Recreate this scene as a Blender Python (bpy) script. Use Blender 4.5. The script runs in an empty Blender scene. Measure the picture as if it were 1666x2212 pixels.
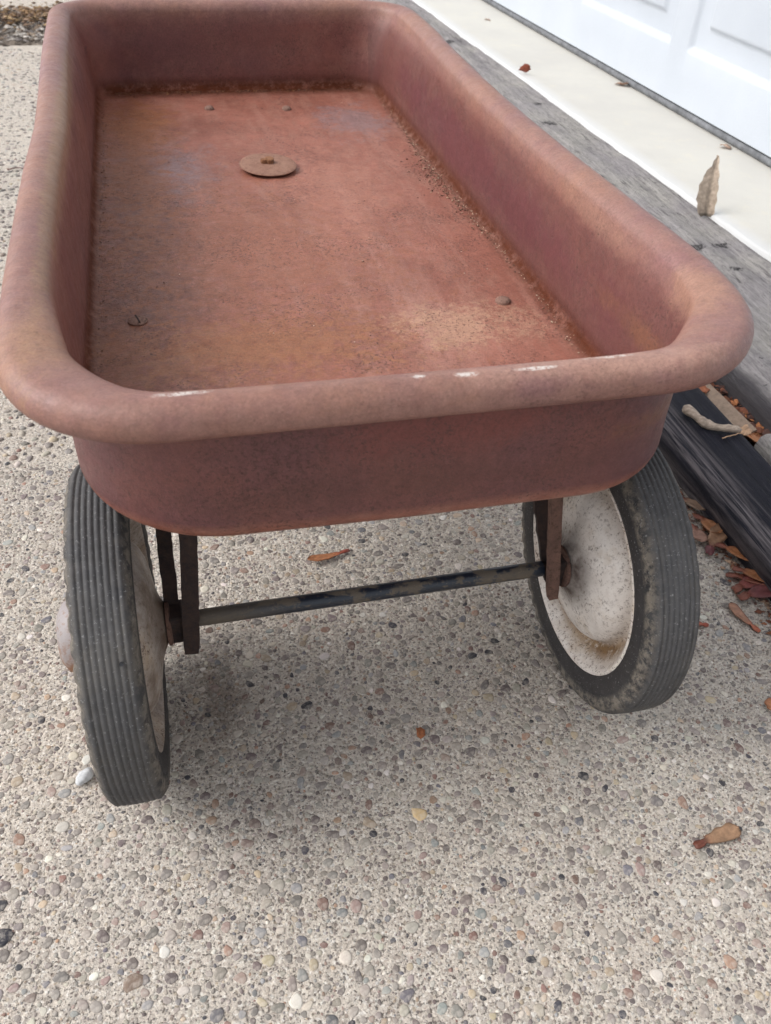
import bpy, math, random
import numpy as np
from mathutils import Matrix, Vector, noise as mnoise
random.seed(7)
RNG = np.random.default_rng(11)
SC = bpy.context.scene
COL = SC.collection

# ------------------------------------------------------------------ camera, sky, sun, exposure
cam_data = bpy.data.cameras.new('camera')
cam = bpy.data.objects.new('camera', cam_data); COL.objects.link(cam); SC.camera = cam
cam_data.sensor_fit = 'HORIZONTAL'; cam_data.sensor_width = 36.0
cam_data.lens = 1848.48 / 1666.0 * 36.0
cam_data.clip_start = 0.02; cam_data.clip_end = 500
Rv = Vector((0.970868, -0.235377, 0.04487)); Uv = Vector((0.12055, 0.641634, 0.757479)); Fv = Vector((0.207083, 0.730003, -0.651316))
CAMPOS = (-0.11991, -0.36133, 0.59573)
m = Matrix((( Rv.x, Uv.x, -Fv.x, CAMPOS[0]), (Rv.y, Uv.y, -Fv.y, CAMPOS[1]), (Rv.z, Uv.z, -Fv.z, CAMPOS[2]), (0, 0, 0, 1)))
cam.matrix_world = m
cam_data.dof.use_dof = True
cam_data.dof.focus_distance = 0.70
cam_data.dof.aperture_fstop = 20.0

SUN_EL, SUN_AZ = math.radians(43), math.radians(-80)      # azimuth clockwise from +Y; light from the open left side, slightly from beyond
world = bpy.data.worlds.new('World'); SC.world = world; world.use_nodes = True
wn = world.node_tree
for n in list(wn.nodes): wn.nodes.remove(n)
sky = wn.nodes.new('ShaderNodeTexSky'); sky.sky_type = 'NISHITA'; sky.sun_disc = False
sky.sun_elevation = SUN_EL; sky.sun_rotation = SUN_AZ; sky.dust_density = 3.0; sky.ozone_density = 1.0
hs = wn.nodes.new('ShaderNodeHueSaturation'); hs.inputs['Saturation'].default_value = 0.22
bg = wn.nodes.new('ShaderNodeBackground'); bg.inputs['Strength'].default_value = 0.15
wo = wn.nodes.new('ShaderNodeOutputWorld')
wn.links.new(sky.outputs[0], hs.inputs['Color']); wn.links.new(hs.outputs[0], bg.inputs['Color']); wn.links.new(bg.outputs[0], wo.inputs['Surface'])
sd = bpy.data.lights.new('sun', 'SUN'); sd.energy = 0.85; sd.angle = math.radians(40); sd.color = (1.0, 0.97, 0.93)
sun = bpy.data.objects.new('sun', sd); COL.objects.link(sun)
sdir = Vector((math.sin(SUN_AZ) * math.cos(SUN_EL), math.cos(SUN_AZ) * math.cos(SUN_EL), math.sin(SUN_EL)))
sun.rotation_euler = sdir.to_track_quat('Z', 'Y').to_euler()
vs = SC.view_settings
vs.view_transform = 'Standard'; vs.look = 'None'; vs.gamma = 1; vs.use_curve_mapping = False; vs.exposure = 0.78

# ------------------------------------------------------------------ material helpers
class NT:
    def __init__(s, name, rough=0.8, metal=0.0, spec=0.5):
        s.m = bpy.data.materials.new(name); s.m.use_nodes = True
        s.t = s.m.node_tree; s.b = s.t.nodes['Principled BSDF']
        s.b.inputs['Roughness'].default_value = rough; s.b.inputs['Metallic'].default_value = metal
        s.b.inputs['Specular IOR Level'].default_value = spec
        s.co = s.n('ShaderNodeTexCoord').outputs['Object']
    def n(s, t, **k):
        x = s.t.nodes.new(t)
        for a, b in k.items(): setattr(x, a, b)
        return x
    def l(s, a, b): s.t.links.new(a, b)
    def set(s, sock, v):
        if hasattr(v, 'is_output') or hasattr(v, 'links'): s.l(v, sock)
        else: sock.default_value = v
    def map(s, scale=(1, 1, 1), loc=(0, 0, 0), rot=(0, 0, 0), src=None):
        x = s.n('ShaderNodeMapping'); x.inputs['Scale'].default_value = scale; x.inputs['Location'].default_value = loc
        x.inputs['Rotation'].default_value = rot; s.l(src or s.co, x.inputs['Vector']); return x.outputs[0]
    def noise(s, scale, detail=4, rough=0.55, src=None, dist=0.0):
        x = s.n('ShaderNodeTexNoise'); x.inputs['Scale'].default_value = scale; x.inputs['Detail'].default_value = detail
        x.inputs['Roughness'].default_value = rough; x.inputs['Distortion'].default_value = dist
        s.l(src or s.co, x.inputs['Vector']); return x.outputs['Fac']
    def vor(s, scale, feature='F1', src=None, out='Distance', rnd=1.0):
        x = s.n('ShaderNodeTexVoronoi'); x.feature = feature; x.inputs['Scale'].default_value = scale; x.inputs['Randomness'].default_value = rnd
        s.l(src or s.co, x.inputs['Vector']); return x.outputs[out]
    def ramp(s, fac, stops, interp='LINEAR'):
        x = s.n('ShaderNodeValToRGB'); x.color_ramp.interpolation = interp
        e = x.color_ramp.elements
        while len(e) < len(stops): e.new(0.5)
        for i, (p, c) in enumerate(stops):
            e[i].position = p
            e[i].color = (c, c, c, 1) if isinstance(c, (int, float)) else (*c, 1)
        s.l(fac, x.inputs['Fac']); return x.outputs['Color']
    def mix(s, fac, a, b, mode='MIX'):
        x = s.n('ShaderNodeMix'); x.data_type = 'RGBA'; x.blend_type = mode
        s.set(x.inputs[0], fac)
        for so, v in ((x.inputs[6], a), (x.inputs[7], b)):
            if isinstance(v, tuple): so.default_value = (*v, 1)
            elif isinstance(v, (int, float)): so.default_value = (v, v, v, 1)
            else: s.l(v, so)
        return x.outputs[2]
    def math(s, op, a, b=0.0, c=None, clamp=False):
        x = s.n('ShaderNodeMath', operation=op); x.use_clamp = clamp
        s.set(x.inputs[0], a); s.set(x.inputs[1], b)
        if c is not None: s.set(x.inputs[2], c)
        return x.outputs[0]
    def sep(s, src=None):
        x = s.n('ShaderNodeSeparateXYZ'); s.l(src or s.co, x.inputs[0]); return x.outputs
    def blob(s, c, r, edge=0.5, nscale=14, namt=0.5, grain=0.55):
        """soft ragged patch centred on c with radii r"""
        mp = s.map(scale=(1 / r[0], 1 / r[1], 1 / r[2]), loc=(-c[0] / r[0], -c[1] / r[1], -c[2] / r[2]))
        ln = s.n('ShaderNodeVectorMath', operation='LENGTH'); s.l(mp, ln.inputs[0])
        nz = s.noise(nscale, 5, 0.65)
        d = s.math('ADD', ln.outputs['Value'], s.math('MULTIPLY', s.math('SUBTRACT', nz, 0.5), namt * 2.4))
        if grain: d = s.math('ADD', d, s.math('MULTIPLY', s.math('SUBTRACT', s.noise(150, 5, 0.8), 0.5), grain * 2.4))
        mr = s.n('ShaderNodeMapRange'); mr.inputs['From Min'].default_value = 1.0; mr.inputs['From Max'].default_value = 1.0 - edge
        s.l(d, mr.inputs['Value']); mr.interpolation_type = 'SMOOTHSTEP'
        return mr.outputs[0]
    def bump(s, h, strength=0.5, dist=0.001, normal=None):
        x = s.n('ShaderNodeBump'); x.inputs['Strength'].default_value = strength; x.inputs['Distance'].default_value = dist
        s.l(h, x.inputs['Height'])
        if normal is not None: s.l(normal, x.inputs['Normal'])
        return x.outputs[0]
    def out(s, color=None, rough=None, normal=None, metal=None):
        if color is not None: s.set(s.b.inputs['Base Color'], (*color, 1) if isinstance(color, tuple) else color)
        if rough is not None: s.set(s.b.inputs['Roughness'], rough)
        if normal is not None: s.l(normal, s.b.inputs['Normal'])
        if metal is not None: s.set(s.b.inputs['Metallic'], metal)
        return s.m

# ------------------------------------------------------------------ object helpers
def mesh(name, verts, faces, mat=None, parent=None, smooth=True, cols=None, colname='Col'):
    me = bpy.data.meshes.new(name)
    if isinstance(faces, np.ndarray):
        v = np.asarray(verts, np.float32); k = faces.shape[1]
        me.vertices.add(len(v)); me.vertices.foreach_set('co', v.ravel())
        me.loops.add(faces.size); me.loops.foreach_set('vertex_index', faces.ravel().astype(np.int32))
        me.polygons.add(len(faces)); me.polygons.foreach_set('loop_start', np.arange(0, faces.size, k, dtype=np.int32))
        me.polygons.foreach_set('loop_total', np.full(len(faces), k, np.int32))
        me.update(calc_edges=True)
    else:
        me.from_pydata([tuple(map(float, v)) for v in verts], [], faces); me.update()
    me.polygons.foreach_set('use_smooth', np.full(len(me.polygons), smooth, bool))
    if cols is not None:
        a = me.color_attributes.new(colname, 'FLOAT_COLOR', 'POINT')
        c = np.ones((len(me.vertices), 4), np.float32); c[:, :3] = cols; a.data.foreach_set('color', c.ravel())
    if mat: me.materials.append(mat)
    o = bpy.data.objects.new(name, me); COL.objects.link(o)
    if parent is not None: o.parent = parent
    return o
def tag(o, label=None, cat=None, group=None, kind=None):
    if label: o['label'] = label
    if cat: o['category'] = cat
    if group: o['group'] = group
    if kind: o['kind'] = kind
    return o
def empty(name, loc=(0, 0, 0), rz=0.0, parent=None):
    o = bpy.data.objects.new(name, None); COL.objects.link(o); o.location = loc; o.rotation_euler = (0, 0, rz)
    o.empty_display_size = 0.05
    if parent is not None: o.parent = parent
    return o
class GB:
    """collects quads / polygons into one mesh"""
    def __init__(s): s.v = []; s.f = []
    def add(s, vs, fs):
        b = len(s.v); s.v += [tuple(v) for v in vs]; s.f += [tuple(i + b for i in f) for f in fs]
    def grid(s, P, closeu=False, closev=False):
        """P[i][j] points"""
        nu, nv = len(P), len(P[0]); b = len(s.v)
        for r in P: s.v += [tuple(p) for p in r]
        for i in range(nu if closeu else nu - 1):
            for j in range(nv if closev else nv - 1):
                a = i * nv + j; c = ((i + 1) % nu) * nv
                s.f.append((b + a, b + c + j, b + c + (j + 1) % nv, b + i * nv + (j + 1) % nv))
    def box(s, lo, hi, M=None, bev=0.0):
        x0, y0, z0 = lo; x1, y1, z1 = hi
        if bev <= 0:
            vs = [(x0, y0, z0), (x1, y0, z0), (x1, y1, z0), (x0, y1, z0), (x0, y0, z1), (x1, y0, z1), (x1, y1, z1), (x0, y1, z1)]
            fs = [(0, 3, 2, 1), (4, 5, 6, 7), (0, 1, 5, 4), (1, 2, 6, 5), (2, 3, 7, 6), (3, 0, 4, 7)]
        else:
            ring = lambda e, z: [(x0 + e, y0 + e, z), (x1 - e, y0 + e, z), (x1 - e, y1 - e, z), (x0 + e, y1 - e, z)]
            vs = ring(bev, z0) + ring(0, z0 + bev) + ring(0, z1 - bev) + ring(bev, z1)
            fs = [(3, 2, 1, 0), (12, 13, 14, 15)]
            for r in range(3):
                for i in range(4): fs.append((r * 4 + i, r * 4 + (i + 1) % 4, r * 4 + 4 + (i + 1) % 4, r * 4 + 4 + i))
        if M is not None: vs = [tuple(M @ Vector(v)) for v in vs]
        s.add(vs, fs)
    def tube(s, pts, rad, seg=12, cap=True):
        pts = [Vector(p) for p in pts]; n = len(pts); rings = []
        up = None
        for i, p in enumerate(pts):
            t = (pts[min(i + 1, n - 1)] - pts[max(i - 1, 0)]).normalized()
            if up is None:
                up = Vector((0, 0, 1)) if abs(t.z) < 0.9 else Vector((1, 0, 0))
            a = t.cross(up).normalized(); b = a.cross(t).normalized(); up = b
            r = rad[i] if isinstance(rad, (list, tuple)) else rad
            rings.append([p + (a * math.cos(k * 2 * math.pi / seg) + b * math.sin(k * 2 * math.pi / seg)) * r for k in range(seg)])
        b0 = len(s.v); s.grid(rings, closev=True)
        if cap:
            s.f.append(tuple(b0 + k for k in range(seg))); e = b0 + (n - 1) * seg; s.f.append(tuple(e + k for k in reversed(range(seg))))
    def lathe_x(s, prof, seg=64, fr=None):
        """prof: (r, x); axis X. fr(ang, r, x, j)->(r,x) optional"""
        P = []
        for k in range(seg):
            a = 2 * math.pi * k / seg
            row = []
            for j, (r, x) in enumerate(prof):
                if fr: r, x = fr(k, r, x, j)
                row.append((x, r * math.cos(a), r * math.sin(a)))
            P.append(row)
        s.grid(P, closeu=True)
    def lathe_z(s, prof, seg=32, c=(0, 0, 0)):
        P = [[(c[0] + r * math.cos(2 * math.pi * k / seg), c[1] + r * math.sin(2 * math.pi * k / seg), c[2] + z) for (r, z) in prof] for k in range(seg)]
        s.grid(P, closeu=True)
    def build(s, name, mat, parent=None, smooth=True, auto=None):
        o = mesh(name, s.v, s.f, mat, parent, smooth)
        if auto:
            me = o.data
            me.set_sharp_from_angle(angle=math.radians(auto))
        return o

def vnoise(shape, cell, seed, h):
    """smooth value noise on a grid of spacing h with lattice cell"""
    r = np.random.default_rng(seed); ny, nx = shape
    gy, gx = int(ny * h / cell) + 3, int(nx * h / cell) + 3
    g = r.random((gy, gx)) * 2 - 1
    y = np.arange(ny) * h / cell; x = np.arange(nx) * h / cell
    iy = y.astype(int); ix = x.astype(int); fy = y - iy; fx = x - ix
    fy = (fy * fy * (3 - 2 * fy))[:, None]; fx = (fx * fx * (3 - 2 * fx))[None, :]
    A = g[np.ix_(iy, ix)]; B = g[np.ix_(iy, ix + 1)]; C = g[np.ix_(iy + 1, ix)]; D = g[np.ix_(iy + 1, ix + 1)]
    return (A * (1 - fx) + B * fx) * (1 - fy) + (C * (1 - fx) + D * fx) * fy

# ================================================================== MATERIALS
def mat_concrete():
    s = NT('exposed_aggregate_concrete', 0.92, 0, 0.25)
    big = s.noise(7, 3, 0.6); mid = s.noise(55, 5, 0.65)
    c = s.mix(s.ramp(big, [(0.35, 0), (0.65, 1)]), (0.59, 0.515, 0.45), (0.70, 0.615, 0.52))
    c = s.mix(s.ramp(mid, [(0.35, 0.0), (0.70, 0.7)]), c, (0.62, 0.575, 0.51))
    # sand grains
    v = s.n('ShaderNodeTexVoronoi'); v.inputs['Scale'].default_value = 620; s.l(s.co, v.inputs['Vector'])
    hsv = s.n('ShaderNodeSeparateColor'); s.l(v.outputs['Color'], hsv.inputs[0])
    g = s.ramp(hsv.outputs[0], [(0.0, (0.24, 0.20, 0.18)), (0.10, (0.34, 0.28, 0.24)), (0.24, (0.42, 0.38, 0.34)), (0.60, (0.52, 0.46, 0.40)), (0.86, (0.60, 0.55, 0.47)), (0.97, (0.78, 0.76, 0.72))])
    c = s.mix(0.5, c, g)
    v2 = s.n('ShaderNodeTexVoronoi'); v2.inputs['Scale'].default_value = 260; s.l(s.map(src=s.co, loc=(3, 1, 0)), v2.inputs['Vector'])
    sc = s.n('ShaderNodeSeparateColor'); s.l(v2.outputs['Color'], sc.inputs[0])
    g2 = s.ramp(sc.outputs[1], [(0.0, (0.13, 0.11, 0.10)), (0.12, (0.28, 0.22, 0.18)), (0.45, (0.40, 0.36, 0.32)), (0.80, (0.45, 0.37, 0.28)), (1.0, (0.62, 0.60, 0.57))])
    msk = s.ramp(s.math('MULTIPLY', sc.outputs[0], s.ramp(v2.outputs['Distance'], [(0.30, 1), (0.44, 0)])), [(0.36, 0), (0.46, 0.8)])
    c = s.mix(msk, c, g2)
    # small black pores
    pz = s.ramp(s.noise(430, 3, 0.75), [(0.37, 1), (0.43, 0)])
    c = s.mix(s.math('MULTIPLY', pz, 0.8), c, (0.10, 0.085, 0.075))
    wz = s.ramp(s.noise(380, 4, 0.8, src=s.map(loc=(9, 4, 2))), [(0.58, 0), (0.65, 0.8)])
    c = s.mix(wz, c, (0.78, 0.75, 0.70))
    st = s.blob((0.42, -0.06, 0), (0.16, 0.10, 1), 0.9, 30, 0.6)
    c = s.mix(s.math('MULTIPLY', st, 0.30), c, (0.20, 0.17, 0.13))
    tyre_shadow = s.blob((-0.125, 0.10, 0), (0.035, 0.07, 1), 0.9, 60, 0.6)  # soft shadow right of the left tyre, painted into the concrete colour
    c = s.mix(s.math('MULTIPLY', tyre_shadow, 0.55), c, (0.12, 0.085, 0.06))
    h = s.math('ADD', s.math('MULTIPLY', s.noise(900, 4, 0.7), 0.6), s.math('MULTIPLY', s.noise(330, 3, 0.7), 1.0))
    h = s.math('SUBTRACT', h, s.math('MULTIPLY', pz, 0.8))
    return s.out(c, normal=s.bump(h, 1.0, 0.0018))
def mat_pebble():
    s = NT('pebble_stone', 0.72, 0, 0.4)
    a = s.n('ShaderNodeAttribute'); a.attribute_name = 'Col'
    nz = s.noise(500, 4, 0.7)
    c = s.mix(0.55, a.outputs['Color'], s.ramp(nz, [(0.25, 0.35), (0.75, 0.72)]), 'OVERLAY')
    dust = s.ramp(s.noise(190, 5, 0.75), [(0.46, 0.02), (0.70, 0.62)])
    c = s.mix(dust, c, (0.50, 0.455, 0.40))
    return s.out(c, normal=s.bump(s.noise(700, 3, 0.6), 0.5, 0.0005))
def mat_attr(name, rough=0.6, nscale=300, bumpd=0.0004, spec=0.4):
    s = NT(name, rough, 0, spec)
    a = s.n('ShaderNodeAttribute'); a.attribute_name = 'Col'
    c = s.mix(0.7, a.outputs['Color'], s.ramp(s.noise(nscale, 4, 0.7), [(0.25, 0.30), (0.75, 0.74)]), 'OVERLAY')
    return s.out(c, normal=s.bump(s.noise(nscale * 1.7, 3, 0.6), 0.6, bumpd))

def mat_tub():
    """old red paint gone chalky and brown with rust (object space = world here)"""
    s = NT('rusty_red_painted_steel', 0.62, 0.0, 0.40)
    x, y, z = s.sep()
    fine = s.noise(260, 6, 0.72); mid = s.noise(38, 6, 0.66); big = s.noise(9, 4, 0.6)
    # faded paint
    c = s.mix(s.ramp(big, [(0.36, 0), (0.62, 1)]), (0.165, 0.064, 0.062), (0.220, 0.088, 0.070))
    c = s.mix(s.ramp(mid, [(0.45, 0), (0.72, 0.7)]), c, (0.255, 0.128, 0.100))
    # upward looking metal wears pale tan on the rim, higher than the wall top
    rim = s.n('ShaderNodeMapRange'); rim.inputs['From Min'].default_value = 0.335; rim.inputs['From Max'].default_value = 0.352; s.l(z, rim.inputs['Value'])
    rimc = s.mix(s.ramp(s.noise(13, 5, 0.65), [(0.36, 0), (0.60, 1)]), (0.250, 0.138, 0.132), (0.315, 0.178, 0.130))
    rimc = s.mix(s.ramp(s.noise(70, 5, 0.7), [(0.42, 0), (0.68, 0.7)]), rimc, (0.30, 0.185, 0.150))
    c = s.mix(s.math('MULTIPLY', rim.outputs[0], 0.85), c, rimc)
    # lilac chalking of the left rim
    lil = s.blob((-0.232, 0.45, 0.35), (0.016, 0.55, 0.03), 0.7, 30, 0.4)
    c = s.mix(s.math('MULTIPLY', lil, 0.8), c, (0.255, 0.150, 0.175))
    tanl = s.blob((-0.198, 0.42, 0.355), (0.009, 0.50, 0.018), 0.6, 40, 0.35)
    c = s.mix(s.math('MULTIPLY', tanl, 0.75), c, (0.33, 0.215, 0.13))
    # magenta original paint on the right inner wall
    mag = s.blob((0.20, 0.50, 0.30), (0.035, 0.42, 0.034), 0.6, 16, 0.45)
    c = s.mix(s.math('MULTIPLY', mag, 0.8), c, (0.150, 0.036, 0.058))
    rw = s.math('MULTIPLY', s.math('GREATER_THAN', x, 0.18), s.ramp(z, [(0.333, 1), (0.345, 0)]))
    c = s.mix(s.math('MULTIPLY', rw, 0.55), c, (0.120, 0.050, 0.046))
    oa = s.n('ShaderNodeAttribute'); oa.attribute_name = 'Outside'
    outm = s.math('MULTIPLY', oa.outputs['Fac'], s.ramp(z, [(0.336, 1), (0.342, 0)]))
    oc = s.mix(s.ramp(s.noise(12, 5, 0.65), [(0.38, 0), (0.62, 1)]), (0.130, 0.055, 0.058), (0.165, 0.066, 0.055))
    oc = s.mix(s.blob((0.02, 0.0, 0.325), (0.10, 0.06, 0.028), 0.8, 14, 0.4), oc, (0.175, 0.056, 0.048))
    oc = s.mix(s.math('MULTIPLY', s.blob((0.0, 0.0, 0.285), (0.22, 0.06, 0.018), 0.9, 20, 0.9), 0.6), oc, (0.105, 0.045, 0.038))
    oc = s.mix(s.ramp(z, [(0.252, 0.7), (0.266, 0)]), oc, (0.165, 0.085, 0.092))  # highlight on the curved lower edge put into the colour as a lilac band
    oc = s.mix(s.math('MULTIPLY', s.ramp(s.noise(330, 4, 0.8), [(0.53, 0), (0.60, 1)]), s.ramp(s.noise(14, 4, 0.7), [(0.40, 0.2), (0.58, 1)])), oc, (0.075, 0.032, 0.030))
    c = s.mix(s.math('MULTIPLY', outm, 0.9), c, oc)
    # floor: warm rose brown with darker left
    fl = s.n('ShaderNodeMapRange'); fl.inputs['From Min'].default_value = 0.268; fl.inputs['From Max'].default_value = 0.260; s.l(z, fl.inputs['Value'])
    inside = s.math('MULTIPLY', fl.outputs[0], s.math('GREATER_THAN', z, 0.2535))
    fc = s.mix(s.ramp(s.noise(11, 5, 0.62), [(0.35, 0), (0.65, 1)]), (0.250, 0.098, 0.068), (0.335, 0.140, 0.100))
    fcm = s.map(scale=(1, 0.35, 1)); fc = s.mix(s.ramp(s.noise(60, 6, 0.7, src=fcm), [(0.46, 0), (0.72, 0.7)]), fc, (0.365, 0.195, 0.145))
    strk_ = s.ramp(s.noise(34, 4, 0.6, src=s.map(scale=(1, 0.07, 1))), [(0.52, 0), (0.68, 0.5)]); fc = s.mix(s.math('MULTIPLY', strk_, s.ramp(x, [(-0.03, 0), (0.02, 1)])), fc, (0.42, 0.235, 0.185))
    c = s.mix(inside, c, fc)
    def fb(c, ctr, r, col, a, ns=18, na=0.6, e=0.8):
        mk = s.math('MULTIPLY', s.math('MULTIPLY', s.blob(ctr, r, e, ns, na * 1.3, 1.1), a), inside)
        return s.mix(mk, c, col)
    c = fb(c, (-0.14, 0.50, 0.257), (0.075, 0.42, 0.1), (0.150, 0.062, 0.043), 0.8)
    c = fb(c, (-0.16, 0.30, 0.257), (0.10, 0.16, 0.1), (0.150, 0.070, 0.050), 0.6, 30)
    c = fb(c, (-0.10, 0.62, 0.257), (0.05, 0.11, 0.1), (0.25, 0.205, 0.225), 0.6, 26)
    c = fb(c, (0.13, 0.78, 0.257), (0.06, 0.09, 0.1), (0.25, 0.200, 0.215), 0.6, 26)
    c = fb(c, (-0.14, 0.78, 0.257), (0.055, 0.13, 0.1), (0.33, 0.140, 0.062), 0.9, 40)
    c = fb(c, (-0.07, 0.23, 0.257), (0.13, 0.045, 0.1), (0.31, 0.122, 0.058), 0.9, 60, 1.0)
    c = fb(c, (-0.06, 0.22, 0.257), (0.15, 0.06, 0.1), (0.17, 0.060, 0.032), 0.4, 95, 1.3)
    c = fb(c, (-0.07, 0.225, 0.257), (0.15, 0.055, 0.1), (0.36, 0.170, 0.080), 0.55, 130, 1.5)
    c = fb(c, (-0.05, 0.40, 0.257), (0.17, 0.24, 0.1), (0.29, 0.118, 0.062), 0.55, 70, 1.4)
    c = fb(c, (-0.17, 0.24, 0.257), (0.03, 0.08, 0.1), (0.24, 0.095, 0.045), 0.7, 45, 0.8)
    c = fb(c, (0.105, 0.235, 0.257), (0.07, 0.05, 0.1), (0.50, 0.32, 0.215), 0.7, 22)
    c = fb(c, (-0.15, 0.62, 0.257), (0.05, 0.32, 0.1), (0.29, 0.110, 0.045), 0.75, 60, 1.0)
    c = fb(c, (0.06, 0.55, 0.257), (0.07, 0.16, 0.1), (0.43, 0.20, 0.140), 0.5, 18)
    # orange rust at the near corners, above the seam and on the rim
    for ctr, r, col, a in (((0.185, 0.070, 0.285), (0.05, 0.07, 0.022), (0.13, 0.042, 0.026), 0.8), ((0.185, 0.065, 0.306), (0.10, 0.16, 0.014), (0.215, 0.100, 0.055), 0.65), ((0.205, 0.075, 0.355), (0.04, 0.05, 0.02), (0.36, 0.215, 0.145), 0.65),
                           ((-0.20, 0.07, 0.355), (0.03, 0.06, 0.02), (0.37, 0.22, 0.13), 0.6), ((0.10, 0.0, 0.362), (0.12, 0.02, 0.01), (0.42, 0.27, 0.21), 0.7), ((0.20, 0.22, 0.345), (0.02, 0.09, 0.014), (0.32, 0.185, 0.13), 0.5),
                           ((0.00, -0.012, 0.348), (0.2, 0.01, 0.008), (0.33, 0.195, 0.165), 0.6)):
        c = s.mix(s.math('MULTIPLY', s.blob(ctr, r, 0.8, 28, 0.5), a), c, col)
    # dark rust at the foot of the walls (inside seam)
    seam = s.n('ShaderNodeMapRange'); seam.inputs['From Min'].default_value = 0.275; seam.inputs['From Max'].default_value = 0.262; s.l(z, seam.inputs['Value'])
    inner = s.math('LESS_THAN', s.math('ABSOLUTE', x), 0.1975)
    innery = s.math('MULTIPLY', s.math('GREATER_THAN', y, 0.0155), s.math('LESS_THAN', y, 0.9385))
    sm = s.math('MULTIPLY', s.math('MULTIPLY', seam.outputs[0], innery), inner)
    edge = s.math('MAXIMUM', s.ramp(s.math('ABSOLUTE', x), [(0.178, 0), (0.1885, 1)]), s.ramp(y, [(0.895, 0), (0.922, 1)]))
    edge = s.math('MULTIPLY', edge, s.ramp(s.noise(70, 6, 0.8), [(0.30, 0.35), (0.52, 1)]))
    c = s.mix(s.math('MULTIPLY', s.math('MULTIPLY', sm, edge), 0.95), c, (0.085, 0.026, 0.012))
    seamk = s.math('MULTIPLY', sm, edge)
    far_shade = s.blob((-0.05, 0.96, 0.315), (0.26, 0.05, 0.06), 0.5, 14, 0.5)  # shade on the far inner wall, painted into its colour
    c = s.mix(s.math('MULTIPLY', far_shade, 0.45), c, (0.120, 0.058, 0.056))
    # speckles of rust pits, streaks running down the walls
    sp = s.ramp(s.noise(430, 4, 0.8), [(0.55, 0), (0.61, 1)])
    spm = s.ramp(s.noise(16, 4, 0.7), [(0.42, 0.10), (0.60, 0.9)])
    spm = s.math('MULTIPLY', spm, s.math('SUBTRACT', 1.0, s.math('MULTIPLY', rim.outputs[0], 0.62)))
    c = s.mix(s.math('MULTIPLY', sp, spm), c, (0.085, 0.036, 0.028))
    lt = s.ramp(s.noise(330, 4, 0.75, src=s.map(loc=(5, 2, 1))), [(0.60, 0), (0.70, 0.6)])
    c = s.mix(s.math('MULTIPLY', s.math('MULTIPLY', lt, rim.outputs[0]), 0.6), c, (0.40, 0.27, 0.22))
    stk = s.noise(60, 6, 0.75, src=s.map(scale=(1, 1, 0.22)), dist=0.6)
    c = s.mix(s.math('MULTIPLY', s.ramp(stk, [(0.50, 0), (0.66, 0.22)]), s.math('SUBTRACT', 1.0, inside)), c, (0.17, 0.075, 0.065))
    # bare bright worn metal on the crest of the near rim
    crest = s.math('MULTIPLY', s.ramp(z, [(0.3600, 0), (0.3615, 1)]), s.ramp(y, [(0.035, 1), (0.06, 0)]))
    worn = None
    for ctr, r in (((-0.122, 0.0048, 0.362), (0.018, 0.0032, 0.01)), ((-0.004, 0.0010, 0.362), (0.005, 0.0024, 0.01)), ((0.022, -0.0008, 0.362), (0.008, 0.0026, 0.01)), ((0.061, -0.0006, 0.362), (0.016, 0.0020, 0.01)),
                   ((0.106, 0.0055, 0.362), (0.018, 0.0030, 0.01))):
        b = s.blob(ctr, r, 0.6, 160, 0.5, 0.35); worn = b if worn is None else s.math('MAXIMUM', worn, b)
    worn = s.math('MULTIPLY', worn, s.ramp(s.noise(300, 4, 0.75), [(0.40, 0), (0.52, 1)]))
    ov = s.math('ADD', s.math('MULTIPLY', s.noise(95, 6, 0.85, src=s.map(loc=(2, 7, 3), scale=(1, 1, 1))), 0.45), s.math('MULTIPLY', s.noise(480, 4, 0.85), 0.55))
    c = s.mix(0.8, c, s.ramp(ov, [(0.32, 0.30), (0.68, 0.70)]), 'OVERLAY')
    c = s.mix(1.0, c, (0.87, 0.80, 0.79), 'MULTIPLY')
    worn = s.math('MULTIPLY', worn, s.ramp(s.noise(600, 3, 0.8), [(0.30, 0.2), (0.55, 1)]))
    c = s.mix(worn, c, (0.60, 0.54, 0.50))
    rgh = s.ramp(s.noise(90, 5, 0.7), [(0.3, 0.36), (0.7, 0.58)])
    rgh = s.math('SUBTRACT', rgh, s.math('MULTIPLY', worn, 0.2))
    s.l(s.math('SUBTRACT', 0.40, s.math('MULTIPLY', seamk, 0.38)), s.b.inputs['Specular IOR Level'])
    h = s.math('ADD', s.math('MULTIPLY', fine, 0.9), s.math('MULTIPLY', s.noise(700, 3, 0.7), 0.7))
    h = s.math('SUBTRACT', h, s.math('MULTIPLY', s.math('MULTIPLY', sp, spm), 0.6))
    return s.out(c, rgh, s.bump(h, 0.6, 0.0006))
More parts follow.
